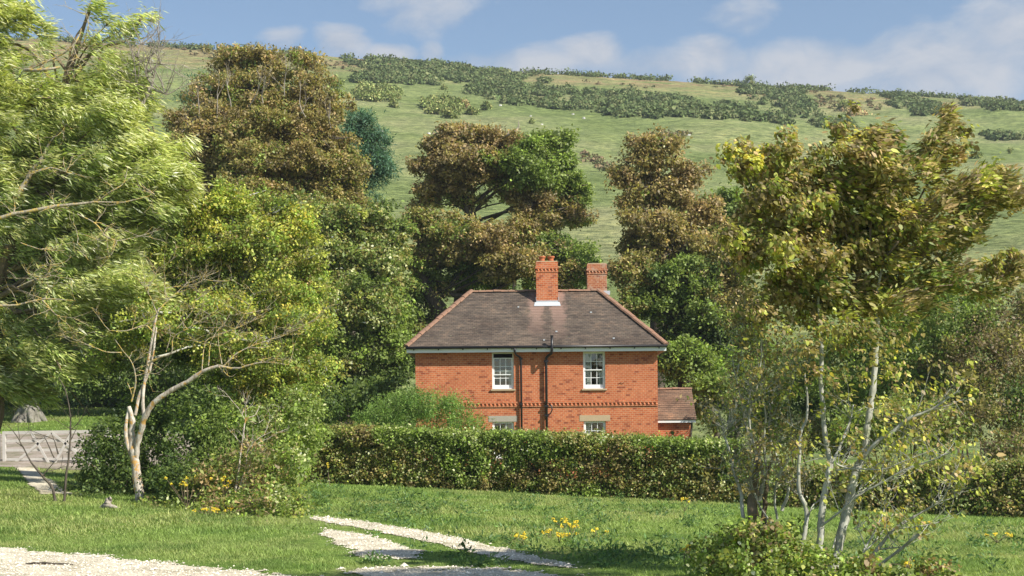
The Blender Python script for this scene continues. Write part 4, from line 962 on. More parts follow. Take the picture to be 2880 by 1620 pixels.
tree('hawthorn_tree', 'bright green thorn tree with yellowing top, behind the bare forked trunk', 'tree', gb(700, 38.5), bl(
  (640,560,80,40,0,'thorn_y'),(560,590,60,40,0,'thorn_y'),(760,600,80,50,0,'thorn'),(830,640,60,45,0,'thorn_y'),(600,660,110,60,0,'thorn'),(720,700,120,70,-.5,'thorn'),(850,730,75,60,0,'thorn'),
  (520,720,90,70,0,'thorn'),(620,800,110,70,0,'thorn'),(760,820,120,70,-.5,'thorn'),(870,840,60,60,0,'thorn_y'),(480,830,100,70,.5,'green'),(560,900,110,70,0,'thorn'),(700,930,130,80,0,'thorn'),(840,940,90,70,-.5,'thorn'),
  (880,1040,70,60,-.5,'thorn'),(760,1050,110,70,-1,'thorn'),(620,1020,100,70,0,'green'),(480,960,90,60,.5,'dark'),(850,1130,80,60,-1,'hedge_g'),(730,1160,100,60,-1,'hedge_g'),(360,920,80,60,1,'green'),(300,1000,70,45,1,'green'),(430,880,90,60,-2.5,'thorn',.5),(560,960,90,60,-2.5,'thorn',.5),(760,950,100,70,-3,'thorn',.7),(850,900,80,60,-3,'thorn_y',.6),(330,960,70,40,-2,'thorn',.4),(640,860,90,50,-3,'thorn_y',.5)), 202,
  ls=.095, cr=.27, k=72, trunk_r=.18, fork=P(690,1150,38.5), bark='bark_grey', asp=.6, twigs=.12, depth=.7)
bushes('elder_bush', 'glossy dark shrub on the shaded left side of the bare forked trunk', 'bush', gb(300, 35.5), bl(
  (270,1290,60,70,0,'dark'),(330,1240,75,60,.5,'dark'),(340,1350,100,80,0,'dark'),(250,1395,70,55,0,'dark'),(420,1280,80,100,1,'dark'),(190,1420,60,34,0,'green'),(140,1440,50,22,-.3,'green'),(440,1400,70,50,.5,'dark'),(400,1180,70,60,1.5,'dark')), 203, ls=.09, cr=.22, k=60, stems=14)
bushes('bramble_bush', 'mixed green bramble and briar mound with browning sprays, right of the forked trunk', 'bush', gb(640, 32.5), bl(
  (540,1260,90,90,2,'dark'),(650,1240,100,100,2,'green'),(760,1220,90,100,2.5,'bramble'),(850,1200,60,100,3,'hedge_g'),(500,1360,90,65,.5,'dark'),(610,1360,90,75,0,'bramble_b'),(720,1330,90,80,0,'bramble_b'),(800,1330,60,75,0,'bramble'),
  (470,1430,70,30,0,'bramble'),(570,1440,80,36,-1,'bramble'),(680,1430,90,55,-1.5,'bramble_b'),(790,1430,75,55,-2,'bramble'),(850,1470,55,38,-2.5,'bramble'),(740,1480,70,28,-2.8,'bramble'),(890,1500,30,16,-3.5,'bramble'),(560,1140,90,50,3,'dark')), 204, ls=.085, cr=.2, k=60, stems=40)

# bare forked dead tree
def C2(x, y, Y): return P(x*.497, 900+y*.497, Y)
YD = 34.0; b = hit(395, 1412); YD = b[1]; s_ = .497*YD/F/2*.74
e = empty('dead_tree', b, 'pale bare forked tree with peeling bark and orange lichened branches', 'tree'); rng = np.random.default_rng(77)
w = Wood()
def br(w, px, wd, dy=0, k=8, tw=0, sub=4, wob=.06):
    n = len(px); pts = [C2(x, y, YD+dy*i/(n-1)) for i, (x, y) in enumerate(px)]
    r = np.interp(np.linspace(0,1,n), np.linspace(0,1,len(wd)), wd)*s_
    o = w.add(pts, r, k, sub, wob, rng)
    for j in range(tw):
        i = rng.integers(len(o)//3, len(o)); twig(w, rng, o[i], np.array([rng.normal(.2,.8), rng.normal(0,.5), rng.uniform(-.1,1)]), rng.uniform(.3,.7), .011, 2, .7, 3)
    return o
br(w, [(805,1075),(795,1000),(775,880),(760,780),(750,700),(745,620),(748,560),(728,490)], [92,82,70,62,60,52,44,30], 0, 12)
br(w, [(768,790),(778,700),(800,620),(820,550),(870,470),(950,410),(1060,350),(1150,290),(1240,260)], [46,44,46,46,42,38,36,30,26], -.6, 10)
trk = w; t2 = Wood()
br(w, [(815,560),(808,440),(822,330),(845,200),(862,100),(880,0),(900,-70)], [30,28,24,22,20,16,12], .2, 8)
br(w, [(765,540),(788,430),(820,350),(852,270),(872,150),(885,40)], [26,24,22,20,18,10], .3, 8)
br(w, [(728,500),(712,600),(716,680),(735,760)], [18,30,30,20], -.05, 8)
w.build('trunk', M['bark_pale'], e, b)
L2 = t2
for px, wd, dy, tw in (
  ([(1240,260),(1330,275),(1450,245),(1540,240),(1630,255)],[24,16,10,4],-.2,8), ([(745,460),(765,370),(765,300),(740,230),(700,180),(650,110)],[16,14,12,9,7,4],-.3,5), ([(720,350),(740,400),(748,430)],[6,12,12],0,1),
  ([(690,185),(600,180),(510,145),(360,88)],[10,8,7,3],-.4,5), ([(835,245),(900,215),(970,185),(980,100),(1060,50),(1140,0),(1200,-40)],[14,14,13,10,10,8,5],-.4,9), ([(1270,255),(1340,190),(1420,150),(1530,110),(1620,70),(1660,50)],[14,12,10,9,6,3],.2,9),
  ([(1140,310),(1150,200),(1165,120),(1220,90),(1330,50),(1430,5)],[12,9,8,8,6,3],.2,8), ([(1180,260),(1195,120),(1260,20)],[9,7,3],.4,5), ([(1255,250),(1235,120),(1240,60)],[10,6,3],.1,3), ([(1530,110),(1600,90),(1700,40),(1790,-10)],[7,6,3],.2,5), ([(940,180),(965,90),(955,60)],[8,5,2],0,2),
  ([(870,70),(820,30),(720,60),(620,60)],[12,10,8,4],-.3,6), ([(900,-60),(960,-120),(1040,-190),(1090,-250)],[12,9,6,3],.2,8), ([(890,-30),(850,-130),(800,-210)],[9,6,3],.2,6), ([(1000,50),(1080,-40),(1110,-130)],[8,6,3],.1,6), ([(1330,50),(1400,-60),(1440,-140)],[6,5,2],0,5),
  ([(940,-110),(930,-200),(900,-280)],[7,5,2],0,4),([(1040,-190),(1120,-210),(1180,-250)],[6,4,2],0,4),([(1240,260),(1300,320),(1340,300)],[8,5,2],0,2)):
    L2 = Wood(); br(L2, px, wd, dy, 6, tw, 4, .2); L2.build('branch', M['bark_lichen'], e, b)

# thin dead stems by the gateway, wild saplings
b2 = gb(155, 33); e = empty('dead_sapling', b2, 'thin dark leafless stems leaning in front of the gate', 'sapling'); w = Wood(); YD_ = YD; YD = 33.0; s_ = .497*YD/F/2
for px, wd in (([(318,1080),(300,960),(240,880),(180,810),(130,720),(90,650),(40,590)],[22,18,14,10,8,5,3]), ([(360,1050),(375,880),(392,760),(400,620),(395,520),(370,400),(330,320)],[16,14,12,12,9,7,3]), ([(330,760),(310,690),(290,640)],[9,6,3]), ([(305,780),(270,700),(250,660)],[8,6,3]), ([(240,880),(320,790)],[7,5]), ([(130,720),(90,690)],[5,3]), ([(395,690),(440,600)],[6,3]), ([(400,620),(440,590),(470,600)],[5,2])):
    w = Wood(); br(w, px, wd, 0, 6, 1, 4, .2); w.build('stem', M['bark_dark'], e, b2)
YD = 32.0; s_ = .497*YD/F/2; b2 = gb(665, 32); e = empty('briar', b2, 'thin pale curving stems standing out of the bramble mound', 'briar'); w = Wood()
for px, wd in (([(1330,980),(1350,850),(1370,700),(1390,570),(1440,540),(1470,490)],[14,12,10,8,6,3]), ([(1350,960),(1390,840),(1410,720),(1500,710)],[11,9,7,3]), ([(1370,950),(1420,800),(1440,690),(1560,620)],[10,8,6,2]), ([(1390,570),(1350,500)],[5,2])):
    w = Wood(); br(w, px, wd, 0, 5, 3, 4, .2); w.build('stem', M['bark_pale'], e, b2)
f = Fol(206)
for i in range(26):
    q = C2(rng.uniform(1300,1480), rng.uniform(740,1000), 31.9+rng.normal(0,.2)); f.clump(q, .09, 10, 'bramble_b', .08)
f.build('foliage', M['leaf'], e, b2)
# broken stump in the grass
b2 = hit(302, 1432); e = empty('tree_stump', b2, 'small weathered pale stump at the foot of the dark shrub', 'stump'); w = Wood()
w.add([b2-[0,0,.05], b2+[.0,0,.10], b2+[.02,0,.16], b2+[.06,0,.22], b2+[.05,0,.26]], [.12,.09,.07,.045,.015], 10, 4, .25, rng); w.add([b2+[0,0,.02], b2+[.12,-.05,.06], b2+[.28,-.08,.0]], [.07,.05,.03], 7, 3, .2, rng); w.add([b2+[0,0,.02], b2+[-.1,0,.06], b2+[-.18,0,.02]], [.06,.045,.02], 6, 3)
w.build('stump_wood', M['bark_dead'], e, b2)
# stick on the drive
p0, p1 = hit(70, 1590), hit(205, 1592); w = Wood(); w.add([p0+[0,0,.02], (p0*.6+p1*.4)+[0,.02,.03], p1+[0,0,.02]], [.012,.02,.01], 6, 4, .2, rng)
tag(npmesh('stick', np.vstack(w.V), np.vstack(w.Fq), M['bark_dark'], smooth=True), 'brown stick lying on the pale gravel drive', 'stick')

# ================================================================== GATE
YG = 46.5
gl = gb(2, YG); gr_ = gb(288, YG); zt = P(150, 1216, YG)[2]; gbz = zt-1.28
gate = empty('field_gate', gb(145, YG), 'weathered grey five bar wooden gate across the gravel gateway', 'gate')
o = np.array(gate.location)
def gp(x, z): return (x-o[0], 0, z-o[2])
xa, xb = P(12,1218,YG)[0], P(280,1218,YG)[0]
m = MB(); m.bar(gp(xa, zt), gp(xb, zt+.02), .09, .10); m.build('top_rail', M['wood_grey'], gate)
for k in range(4):
    z = zt-.30*(k+1)+.03; m = MB(); m.bar(gp(xa, z), gp(xb, z), .035, .085); m.build('bar', M['wood_grey'], gate)
for xx in (xa, xb):
    m = MB(); m.bar((xx-o[0],.0,gbz-o[2]), (xx-o[0],.0,zt+.05-o[2]), .09, .11); m.build('stile', M['wood_grey'], gate)
xm = (xa+xb)/2
for a_, b_ in (((xa+.05, gbz+.05),(xm, zt)), ((xb-.05, gbz+.05),(xm, zt)), ((xa+.9, zt),(xm, gbz+.1)), ((xb-.9, zt),(xm,gbz+.1))):
    m = MB(); p = gp(*a_); q = gp(*b_); m.bar((p[0],-.04,p[2]), (q[0],-.04,q[2]), .03, .075); m.build('brace', M['wood_grey'], gate)
for u, h, lb in ((4,.42,'left'),(292,.3,'right')):
    pb = gb(u, YG); m = MB(); hh = zt+.2*(1 if u < 100 else .6)-pb[2]; m.box(-.09,.09,-.09,.09,-.2,hh); m.quad((-.09,-.09,hh),(.09,-.09,hh),(.09,.09,hh+.05),(-.09,.09,hh+.05))
    oo = m.build('gate_post', M['wood_grey'], None, bevel=.012); oo.location = [float(c) for c in (pb+np.array([-.16 if u < 100 else .16, 0, 0]))]
    tag(oo, 'square weathered post at the left edge where the gate hangs' if u < 100 else 'square weathered post at the end of the gate nearest the dark shrub', 'post')

# ================================================================== RIGHT FOREGROUND TREE
def C5(x, y, Y): return P(1920+x*.497, 900+y*.497, Y)
YT = 18.1; b = gb(2330, YT)
ft = empty('foreground_tree', b, 'wind blown tree with grey mottled stems and browning leaves at the right front', 'tree'); rng = np.random.default_rng(9)
st5 = .497*YT/F/2
def br5(w, px, wd, dy=0, k=8, tw=0, tips=None, y0=0, wob=.08, tl=(.25,.55)):
    n = len(px); pts = [C5(x, y, YT+y0+dy*i/(n-1)) for i, (x, y) in enumerate(px)]
    r = np.interp(np.linspace(0,1,n), np.linspace(0,1,len(wd)), wd)*st5
    o = w.add(pts, r, k, 5, wob, rng)
    for j in range(tw):
        i = rng.integers(len(o)//3, len(o)); twig(w, rng, o[i], np.array([rng.normal(.3,.7), rng.normal(0,.5), rng.uniform(0,1)]), rng.uniform(*tl), .006, 1, .6, 3, .2, tips)
    return o
tips = []
w = Wood()
A_ = br5(w, [(835,1500),(850,1410),(880,1300),(905,1180),(935,1060),(960,930),(985,850),(1020,760),(1042,650),(1055,540),(1072,430),(1082,340),(1095,180),(1105,0),(1100,-150),(1140,-330),(1200,-520)], [60,56,50,50,48,46,42,38,36,34,28,22,14,8], .5, 12)
w.build('stem', M['bark_grey'], ft, b)
w = Wood(); br5(w, [(748,1490),(755,1370),(778,1250),(785,1130),(798,1000),(825,880),(835,810),(812,700),(800,600),(795,480),(780,340),(788,200),(780,60),(765,-100),(800,-300),(820,-500)], [46,42,38,36,34,30,28,26,24,20,14,8], .4, 10)
w.build('stem', M['bark_grey'], ft, b)
w = Wood(); br5(w, [(655,1480),(670,1320),(690,1200),(702,1110),(690,1040),(662,980),(655,870),(662,760),(668,640),(700,560),(705,430),(690,300)], [34,30,26,24,20,16,14,8], .3, 9, 3, tips)
w.build('stem', M['bark_grey'], ft, b)
w = Wood()
for px, wd, dy, tw in (
  ([(1040,760),(1100,690),(1180,640),(1260,570),(1320,540),(1420,500),(1500,440),(1570,400)],[26,24,20,14,8],-.3,7), ([(930,1050),(1010,980),(1130,920),(1250,850),(1420,790),(1510,750)],[16,14,12,8,4],-.5,7),
  ([(1050,1360),(1140,1250),(1200,1180),(1330,1100),(1450,1030),(1500,960),(1520,880)],[20,20,18,14,10,7,4],-.3,7), ([(1020,1310),(1080,1210),(1130,1100),(1150,1010),(1160,930)],[12,12,9,6,4],.2,3),
  ([(1100,1400),(1240,1290),(1335,1215)],[18,17,17],-.4,2), ([(1100,1300),(1180,1290),(1240,1285)],[10,9,5],-.2,1), ([(845,810),(880,740),(905,680),(950,560),(965,480)],[18,16,12,8],.2,4), ([(785,1165),(860,1110),(930,1050),(1000,960)],[14,14,12,6],-.3,2),
  ([(1010,860),(880,820),(870,790)],[10,10,3],-.2,1), ([(870,850),(960,840),(1130,845),(1250,800),(1430,730)],[10,9,8,7,4],-.4,7), ([(1120,920),(1140,800),(1190,700),(1290,640)],[10,9,8,5],0,6), ([(700,1160),(730,1060),(770,1020)],[10,7,3],.2,1),
  ([(1040,1300),(1000,1200),(960,1180)],[8,6,3],0,2), ([(1320,540),(1300,600),(1260,700)],[6,5,2],.1,3), ([(1430,1030),(1520,1010),(1570,985)],[6,4,2],.1,2), ([(1200,1180),(1320,1170),(1500,1110),(1550,880)],[8,6,5,2],.1,5),
  ([(960,1370),(1090,1250),(1200,1080)],[10,8,4],.3,3), ([(850,1290),(890,1150),(940,1000),(1020,900)],[9,8,6,3],.5,3)):
    w = Wood(); br5(w, px, wd, dy, 7, tw+4, tips); w.build('branch', M['bark_grey'], ft, b)
# branches inside the crown
def C4(x, y, Y): return P(1920+x*.483, 200+y*.483, Y)
w = Wood()
crown_limbs = (([(760,1420),(765,1250),(720,1100),(640,950),(570,750),(550,560),(560,470)],[22,18,14,12,9,6]), ([(870,1300),(900,1150),(960,1000),(900,850),(760,700),(790,560),(860,430),(930,380)],[20,16,12,10,9,7,4]),
  ([(1000,1250),(1080,1050),(1100,850),(1150,650),(1120,450),(1140,330)],[20,16,12,10,6]), ([(1080,1200),(1250,1000),(1350,800),(1450,600),(1500,420),(1560,250),(1570,190)],[18,16,13,10,8,4]), ([(640,950),(500,800),(380,640),(320,520),(290,460)],[12,9,7,4]),
  ([(1200,1150),(1450,1050),(1600,900),(1750,780),(1880,680)],[16,13,11,8,4]), ([(1250,1300),(1500,1250),(1700,1240),(1850,1200),(1900,1150)],[12,10,8,4]), ([(820,1100),(650,1080),(450,1000),(280,960)],[12,9,5]))
for px, wd in crown_limbs:
    w = Wood(); n = len(px); pts = [C4(x, y, YT+.5+rng.normal(0,.15)) for x, y in px]; o_ = w.add(pts, np.interp(np.linspace(0,1,n), np.linspace(0,1,len(wd)), wd)*st5*.97, 7, 5, .1, rng)
    for j in range(16):
        i = rng.integers(2, len(o_)); twig(w, rng, o_[i], np.array([rng.normal(.2,.8), rng.normal(0,.6), rng.uniform(-.1,1)]), rng.uniform(.15,.3), .006, 2, .6, 3, .1, tips)
    w.build('limb', M['bark_brown'], ft, b)
f = Fol(301); WR = (.75,-.1,-.15)
fb = [ (355,500,70,60,'front'),(330,570,60,60,'front'),(430,520,50,40,'front_y'),(280,470,18,18,'front_y'),(420,620,90,60,'front'),
 (610,500,80,60,'front'),(570,590,100,70,'front'),(660,560,60,60,'front_y'),(620,460,45,28,'front'),
 (760,500,38,42,'front_d'),(820,450,42,36,'front_y'),(780,600,48,60,'front'),(905,385,32,28,'front_y'),(940,450,60,40,'front'),
 (1010,480,100,60,'front'),(1130,400,100,60,'front'),(1150,330,50,28,'front_d'),(1180,460,70,60,'front_d'),(1080,560,150,70,'front'),(960,590,90,60,'front'),(1240,380,20,32,'front_d'),(1040,400,60,25,'front_y'),
 (1560,230,50,45,'front'),(1500,290,60,50,'front'),(1470,380,70,60,'front'),(1430,440,60,50,'front_d'),(1600,460,50,60,'front',.5),(1540,520,80,70,'front',.6),(1390,560,90,60,'front'),(1330,520,60,40,'front',.6),
 (1280,640,110,60,'front'),(1000,700,150,80,'front'),(1200,720,140,80,'front'),(500,720,110,70,'front'),(700,700,110,70,'front'),(640,800,120,80,'front'),(850,800,120,80,'front'),(440,800,70,60,'front'),
 (1050,840,150,80,'front'),(1250,850,120,80,'front_y'),(1350,760,60,60,'front',.6),(540,900,110,70,'front'),(740,920,130,80,'front'),(950,960,150,80,'front_d'),(1150,960,140,80,'front'),(1330,940,70,50,'front_y',.7),
 (270,950,80,45,'front',.7),(380,960,90,60,'front'),(420,1060,100,70,'front'),(600,1030,120,80,'front_y'),(800,1080,130,80,'front'),(1000,1100,140,80,'front'),(1200,1090,110,70,'front_y'),(1370,1060,50,40,'front_d',.5),
 (400,1140,70,45,'front_y',.8),(560,1180,110,60,'front_y'),(700,1200,120,70,'front'),(860,1240,130,80,'front_d'),(1040,1240,140,80,'front'),(1220,1220,110,70,'front_d'),(1400,1180,100,50,'front_d',.8),(620,1300,120,70,'front'),(780,1360,120,70,'front_d'),(960,1370,120,70,'front'),(1130,1370,120,70,'front_y'),(1300,1350,110,70,'front'),(470,1300,80,60,'front',.7),(460,1400,90,50,'front',.8),
 (1620,660,90,50,'front',.6),(1740,660,110,60,'front_d',.6),(1640,780,110,60,'front_d',.8),(1780,770,120,60,'front_d',.7),(1880,700,100,70,'front',.6),(1560,860,70,50,'front_d',.6),(1680,900,80,60,'front_d',.8),(1620,990,80,50,'front_d',.8),(1560,1060,60,40,'front_d',.7),
 (1560,700,110,60,'front'),(1680,700,120,70,'front'),(1800,720,120,70,'front'),(1900,640,90,60,'front'),(1960,760,70,80,'front'),(1700,830,120,70,'front_d'),(1500,780,70,60,'front'),(1600,950,100,70,'front_d'),(1430,850,80,70,'front'),(1480,980,70,60,'front'),(1740,620,80,50,'front_y'),(1500,1150,90,60,'front_d'),(1580,1220,90,50,'front'),(1480,450,60,50,'front_d'),(1400,500,70,50,'front_d'),(900,620,110,70,'front'),(780,760,100,70,'front_y'),(1100,760,110,70,'front_y'),(350,880,70,60,'front'),(330,1040,80,60,'front'),
 (1830,1200,60,60,'front_d'),(1880,1270,70,50,'front_d'),(1960,1150,60,70,'front_d',.8),(1640,1180,80,50,'front_d',.6),(1660,1260,60,40,'front_d',.5),(1480,1270,90,60,'front',.8),(1430,1360,100,60,'front_d',.7)]
for q in fb:
    x, y, rx, ry, pal = q[:5]; fl = q[5] if len(q) > 5 else .9; c = C4(x, y, YT+.5+rng.normal(0,.35)); a = rx*.483*YT/F; h = ry*.483*YT/F
    f.blob(c, (a, max(a,h)*1.3, h), pal, .078 if x > 850 else .064, .12, fl*.82, 44, 'hex', (.9,-.1,.35) if x > 1250 else (WR if x > 850 else (.3,0,-.3)), .33 if x > 1250 else (.42 if x > 850 else .6), .5, .9)
fb5 = [(300,-60,90,80,'front',.6),(420,-60,110,80,'front',.8),(560,-50,110,80,'front',.9),(700,-20,120,80,'front',.9),(820,60,100,80,'front_y',.7),(740,160,90,80,'front',.5),(960,120,120,60,'front',.8),(1120,60,130,60,'front_d',.8),(1260,60,110,60,'front',.7),(1200,160,110,50,'front_y',.7),(1050,230,90,50,'front',.6),(560,280,80,90,'front',.4),(340,150,70,70,'front',.4),(380,40,110,70,'front',.45),(480,150,110,90,'front',.4),(420,250,90,80,'front',.35),(560,60,100,70,'front',.5),(660,160,100,80,'front_d',.5),(860,60,140,60,'front',.7),(1000,40,140,60,'front_d',.8),(700,300,80,70,'front_y',.5),(620,420,90,80,'front_y',.4),(900,160,110,70,'front_d',.5),
 (880,330,80,70,'front',.5),(980,300,90,60,'front_y',.7),(1180,280,130,50,'front_y',.9),(1280,370,120,50,'front_y',.6),(1140,420,90,50,'front_y',.6),(950,450,50,30,'front_y',.8),(1100,200,80,50,'front_d',.6),(1480,370,90,50,'bramble_b',.35),(1600,370,50,60,'front_y',.4),(1420,450,70,40,'bramble_b',.35),(880,600,80,70,'bramble_b',.4),(980,650,60,60,'bramble_b',.3),
 (660,650,60,120,'front_y',.35),(450,430,90,80,'front',.35),(500,560,90,60,'front',.4),(560,700,70,80,'front',.3),(1280,650,70,40,'front_y',.3),(1480,730,90,40,'front_y',.35),(1450,900,70,50,'front_y',.2),(1550,780,50,50,'front_y',.3),(1050,850,90,30,'front_y',.4),(1260,790,70,25,'front_y',.4),(1200,700,50,30,'front_y',.3)]
for q in fb5:
    x, y, rx, ry, pal, fl = q; c = C5(x, y, YT+.3+rng.normal(0,.3)); a = rx*st5*2; h = ry*st5*2
    lowf = .5 if y > 380 else (.62 if y > 180 else 1.)
    f.blob(c, (a, max(a,h), h), pal, .055, .11, fl*.7*lowf, 16, 'hex', (.4,0,-.4), .6, .7, .9)
for t_ in tips:
    f.clump(t_, .08, 9 if t_[2] > 2.5 else 3, 'front' if t_[2] > 2.5 else 'front_y', .062, 'hex', .8, (.4,0,-.3), .6)
f.build('crown', M['leaf'], ft, b)

# old ivy-hung trunk with upright shoots just left of it
b = gb(2120, 18.9); YO = 18.9; e = empty('old_tree', b, 'thick dark old trunk hung with upright shoots, left of the grey mottled stems', 'tree')
def br6(w, px, wd, dy=0, k=7, tw=0, wob=.15, tips=None):
    n = len(px); pts = [C5(x, y, YO+dy*i/(n-1)) for i, (x, y) in enumerate(px)]; r = np.interp(np.linspace(0,1,n), np.linspace(0,1,len(wd)), wd)*.497*YO/F/2
    o = w.add(pts, r, k, 5, wob, rng)
    for j in range(tw):
        i = rng.integers(len(o)//4, len(o)); twig(w, rng, o[i], np.array([rng.normal(0,.6), rng.normal(0,.5), rng.uniform(.2,1)]), rng.uniform(.2,.5), .006, 2, .55, 3, .2, tips)
tp = []; w = Wood(); br6(w, [(408,1450),(405,1340),(402,1200),(398,1050),(405,930),(415,820),(430,700),(445,560)], [80,72,66,58,40,28,18], 0, 12)
br6(w, [(474,1440),(470,1300),(460,1150),(470,980),(485,850),(520,760)], [40,34,30,22,14], .2, 9)
w.build('trunk', M['bark_brown'], e, b)
w = Wood()
for px, wd in (([(345,1230),(340,1100),(330,980),(290,860),(265,740),(225,620),(218,600)],[24,22,18,14,10,5]), ([(225,650),(255,620),(265,580)],[7,5,2]), ([(435,1020),(452,900),(440,800),(385,690),(355,580),(330,440),(300,320),(280,210)],[26,22,18,14,12,8,4]),
  ([(440,820),(410,740),(375,560),(400,440),(430,330),(445,180),(440,40)],[16,14,12,10,8,4]), ([(560,1080),(600,960),(560,860),(520,740),(490,640),(500,500),(525,350),(535,200),(530,60)],[20,18,16,14,12,10,8,5]), ([(480,900),(460,700),(470,520),(440,400),(460,250),(450,80)],[16,14,12,10,8,4]),
  ([(400,1000),(390,880),(420,760)],[14,10,4]), ([(540,1180),(520,1000),(540,900),(590,800),(640,720)],[14,12,10,4]), ([(500,1150),(440,1060),(400,960),(380,900)],[12,9,6]), ([(390,60),(400,-60),(420,-160)],[8,6,3]), ([(300,330),(330,200),(345,60),(330,0)],[7,6,4,2]), ([(590,940),(640,980),(680,1000)],[10,7,3]),
  ([(350,560),(390,480),(420,440)],[7,5,2]), ([(620,600),(600,450),(640,300),(650,180)],[8,6,5,3])):
    w = Wood(); br6(w, px, wd, rng.normal(0,.25), 6, 15, .15, tp); w.build('shoot', M['bark_grey'], e, b)
f = Fol(305)
for x, y, rx, ry, pal, fl in ((420,560,90,60,'bramble_b',.5),(450,700,110,60,'front',.45),(520,300,80,120,'green',.6),(560,480,70,90,'green',.6),(600,650,60,70,'front_y',.5),(440,400,70,80,'front',.4),(580,900,60,90,'front',.35),(500,1050,80,90,'scrub',.5),(410,150,80,90,'front',.4),(350,60,60,60,'front',.3),(420,880,60,80,'scrub',.5),(480,760,60,70,'scrub',.5),(540,620,50,60,'green',.6)):
    c = C5(x, y, YO+rng.normal(0,.15)); a = rx*.497*YO/F; h = ry*.497*YO/F; f.blob(c, (a, a, h), pal, .05, .11, fl*.42, 13, 'kite', None, .6, .7, 1.)
for t_ in tp:
    if rng.random() < .35: f.clump(t_, .08, 5, 'front', .05)
f.build('crown', M['leaf'], e, b)

bushes('bramble_bush', 'green and browning bramble mound round the foot of the grey stems', 'bush', gb(2260, 18.0), bl(
  (2060,1545,80,55,0,'bramble'),(2010,1590,80,50,-.3,'bramble'),(2150,1530,80,60,0,'bramble_b'),(2110,1500,60,40,.3,'hedge_g'),(2230,1570,80,50,-.2,'bramble'),(2320,1590,80,40,-.3,'bramble'),(2130,1610,110,40,-.6,'bramble'),(2420,1600,60,35,-.4,'bramble_b'),(2600,1600,60,35,-.3,'bramble_b'),(2680,1625,50,25,-.4,'bramble'),(2500,1630,80,30,-.6,'bramble'),(2290,1640,120,30,-.8,'bramble'),(2200,1480,50,30,.3,'bramble',.6)), 306, ls=.052, cr=.11, k=26, stems=40, shape='hex', asp=.8)

# unseen tree added beyond the right edge to cast shade across the near track
b = gb(1440+7.9/13.4*F, 13.4); e = empty('offscreen_shade_tree', b, 'slim leafy tree added out of view beyond the right edge for its shade', 'tree'); f = Fol(310); w = Wood()
for c_, r_ in (((7.3,13.6,7.6),(1.5,1.2,1.)),((8.6,12.8,9.3),(1.5,1.1,1.)),((7.2,12.5,8.9),(1.5,1.1,.9)),((8.2,12.8,7.2),(1.3,1.1,.8))): f.blob(c_, r_, 'green', .12, .3, .9, 50); w.add([b+[.6,0,4.5], (np.array(c_)+b+[.6,0,4.5])/2, c_], [.09,.06,.03], 6, 3)
w.add([b-[0,0,.1], b+[.2,0,2], b+[.6,0,4.5]], [.2,.15,.11], 8, 4); w.build('trunk', M['bark_brown'], e, b); f.build('crown', M['leaf'], e, b)

# ================================================================== RAGWORT (yellow flowers)
def ragwort(u, v, h, lab, seed, Y=None, heads=6, spread=.07, grp=None):
    p = hit(u, v) if Y is None else gb(u, Y); rng = np.random.default_rng(seed)
    e = empty('ragwort', p, lab, 'flower', grp); f = Fol(seed)
    for i in range(heads):
        w = Wood(); fl = Fol(seed+1+i*7)
        q = p+np.array([rng.normal(0,spread), rng.normal(0,spread), h*rng.uniform(.75,1.05)])
        w.add([p+rng.normal(0,.02,3)*[1,1,0], (p+q)/2+rng.normal(0,.02,3), q], [.008,.006,.004], 5, 2)
        k = 16; ang = rng.uniform(0, 2*pi, k); rad = .03*np.sqrt(rng.random(k)); pos = q+np.stack([np.cos(ang)*rad, np.sin(ang)*rad, rng.normal(0,.012,k)], 1)
        fl.put(pos, rng.normal(size=(k,3)), np.tile([0,-.6,1.],(k,1))+rng.normal(0,.3,(k,3)), np.full(k,.026), np.full(k,.026), np.clip(np.array([.80,.60,.05])*np.exp(rng.normal(0,.15,(k,1))),0,.9), 'hex')
        st_ = w.build('stem', M['bark_brown'], e, p); fl.build('flower_head', M['petal'], e, p)
    f.clump(p+[0,0,h*.3], max(.07,h*.25), 26, 'bramble', .06, 'kite', 1.2, None, .35)
    f.build('leaves', M['leaf'], e, p)
rag = [(1925,1436,.34,'yellow ragwort alone in the grass below the right end of the long hedge',4,None),
 (1470,1528,.16,'small yellow ragwort low in the meadow just above the far wheel track',3,None),
 (1575,1470,.14,'tiny yellow ragwort furthest back of those scattered on the meadow',3,None),(1578,1520,.16,'pair of yellow ragwort blooms midway between track and hedge',3,None),
 (1612,1517,.18,'yellow ragwort in the thick of the flower patch, low among thistles',4,None),(1592,1480,.16,'three bloomed yellow ragwort behind the main flower patch',4,None),(1625,1480,.15,'yellow ragwort to the right of the three bloomed one behind the patch',3,None),
 (1605,1502,.22,'fullest yellow ragwort of the meadow flower patch',6,None),(1548,1510,.15,'yellow ragwort at the track side of the meadow flower patch',3,None),
 (1930,1590,.30,'bright yellow ragwort in front of the bramble mound by the grey stems',5,None),(1440,1515,.12,'smallest yellow ragwort at the margin of the wheel track',2,None),
 (1680,1508,.16,'yellow ragwort standing apart to the right of the meadow flower patch',3,None)]
for i, (u, v, h, lb, hd, Y) in enumerate(rag): ragwort(u, v+8, h, lb, 400+i*3, Y, hd, grp='ragwort plants flowering in the meadow')
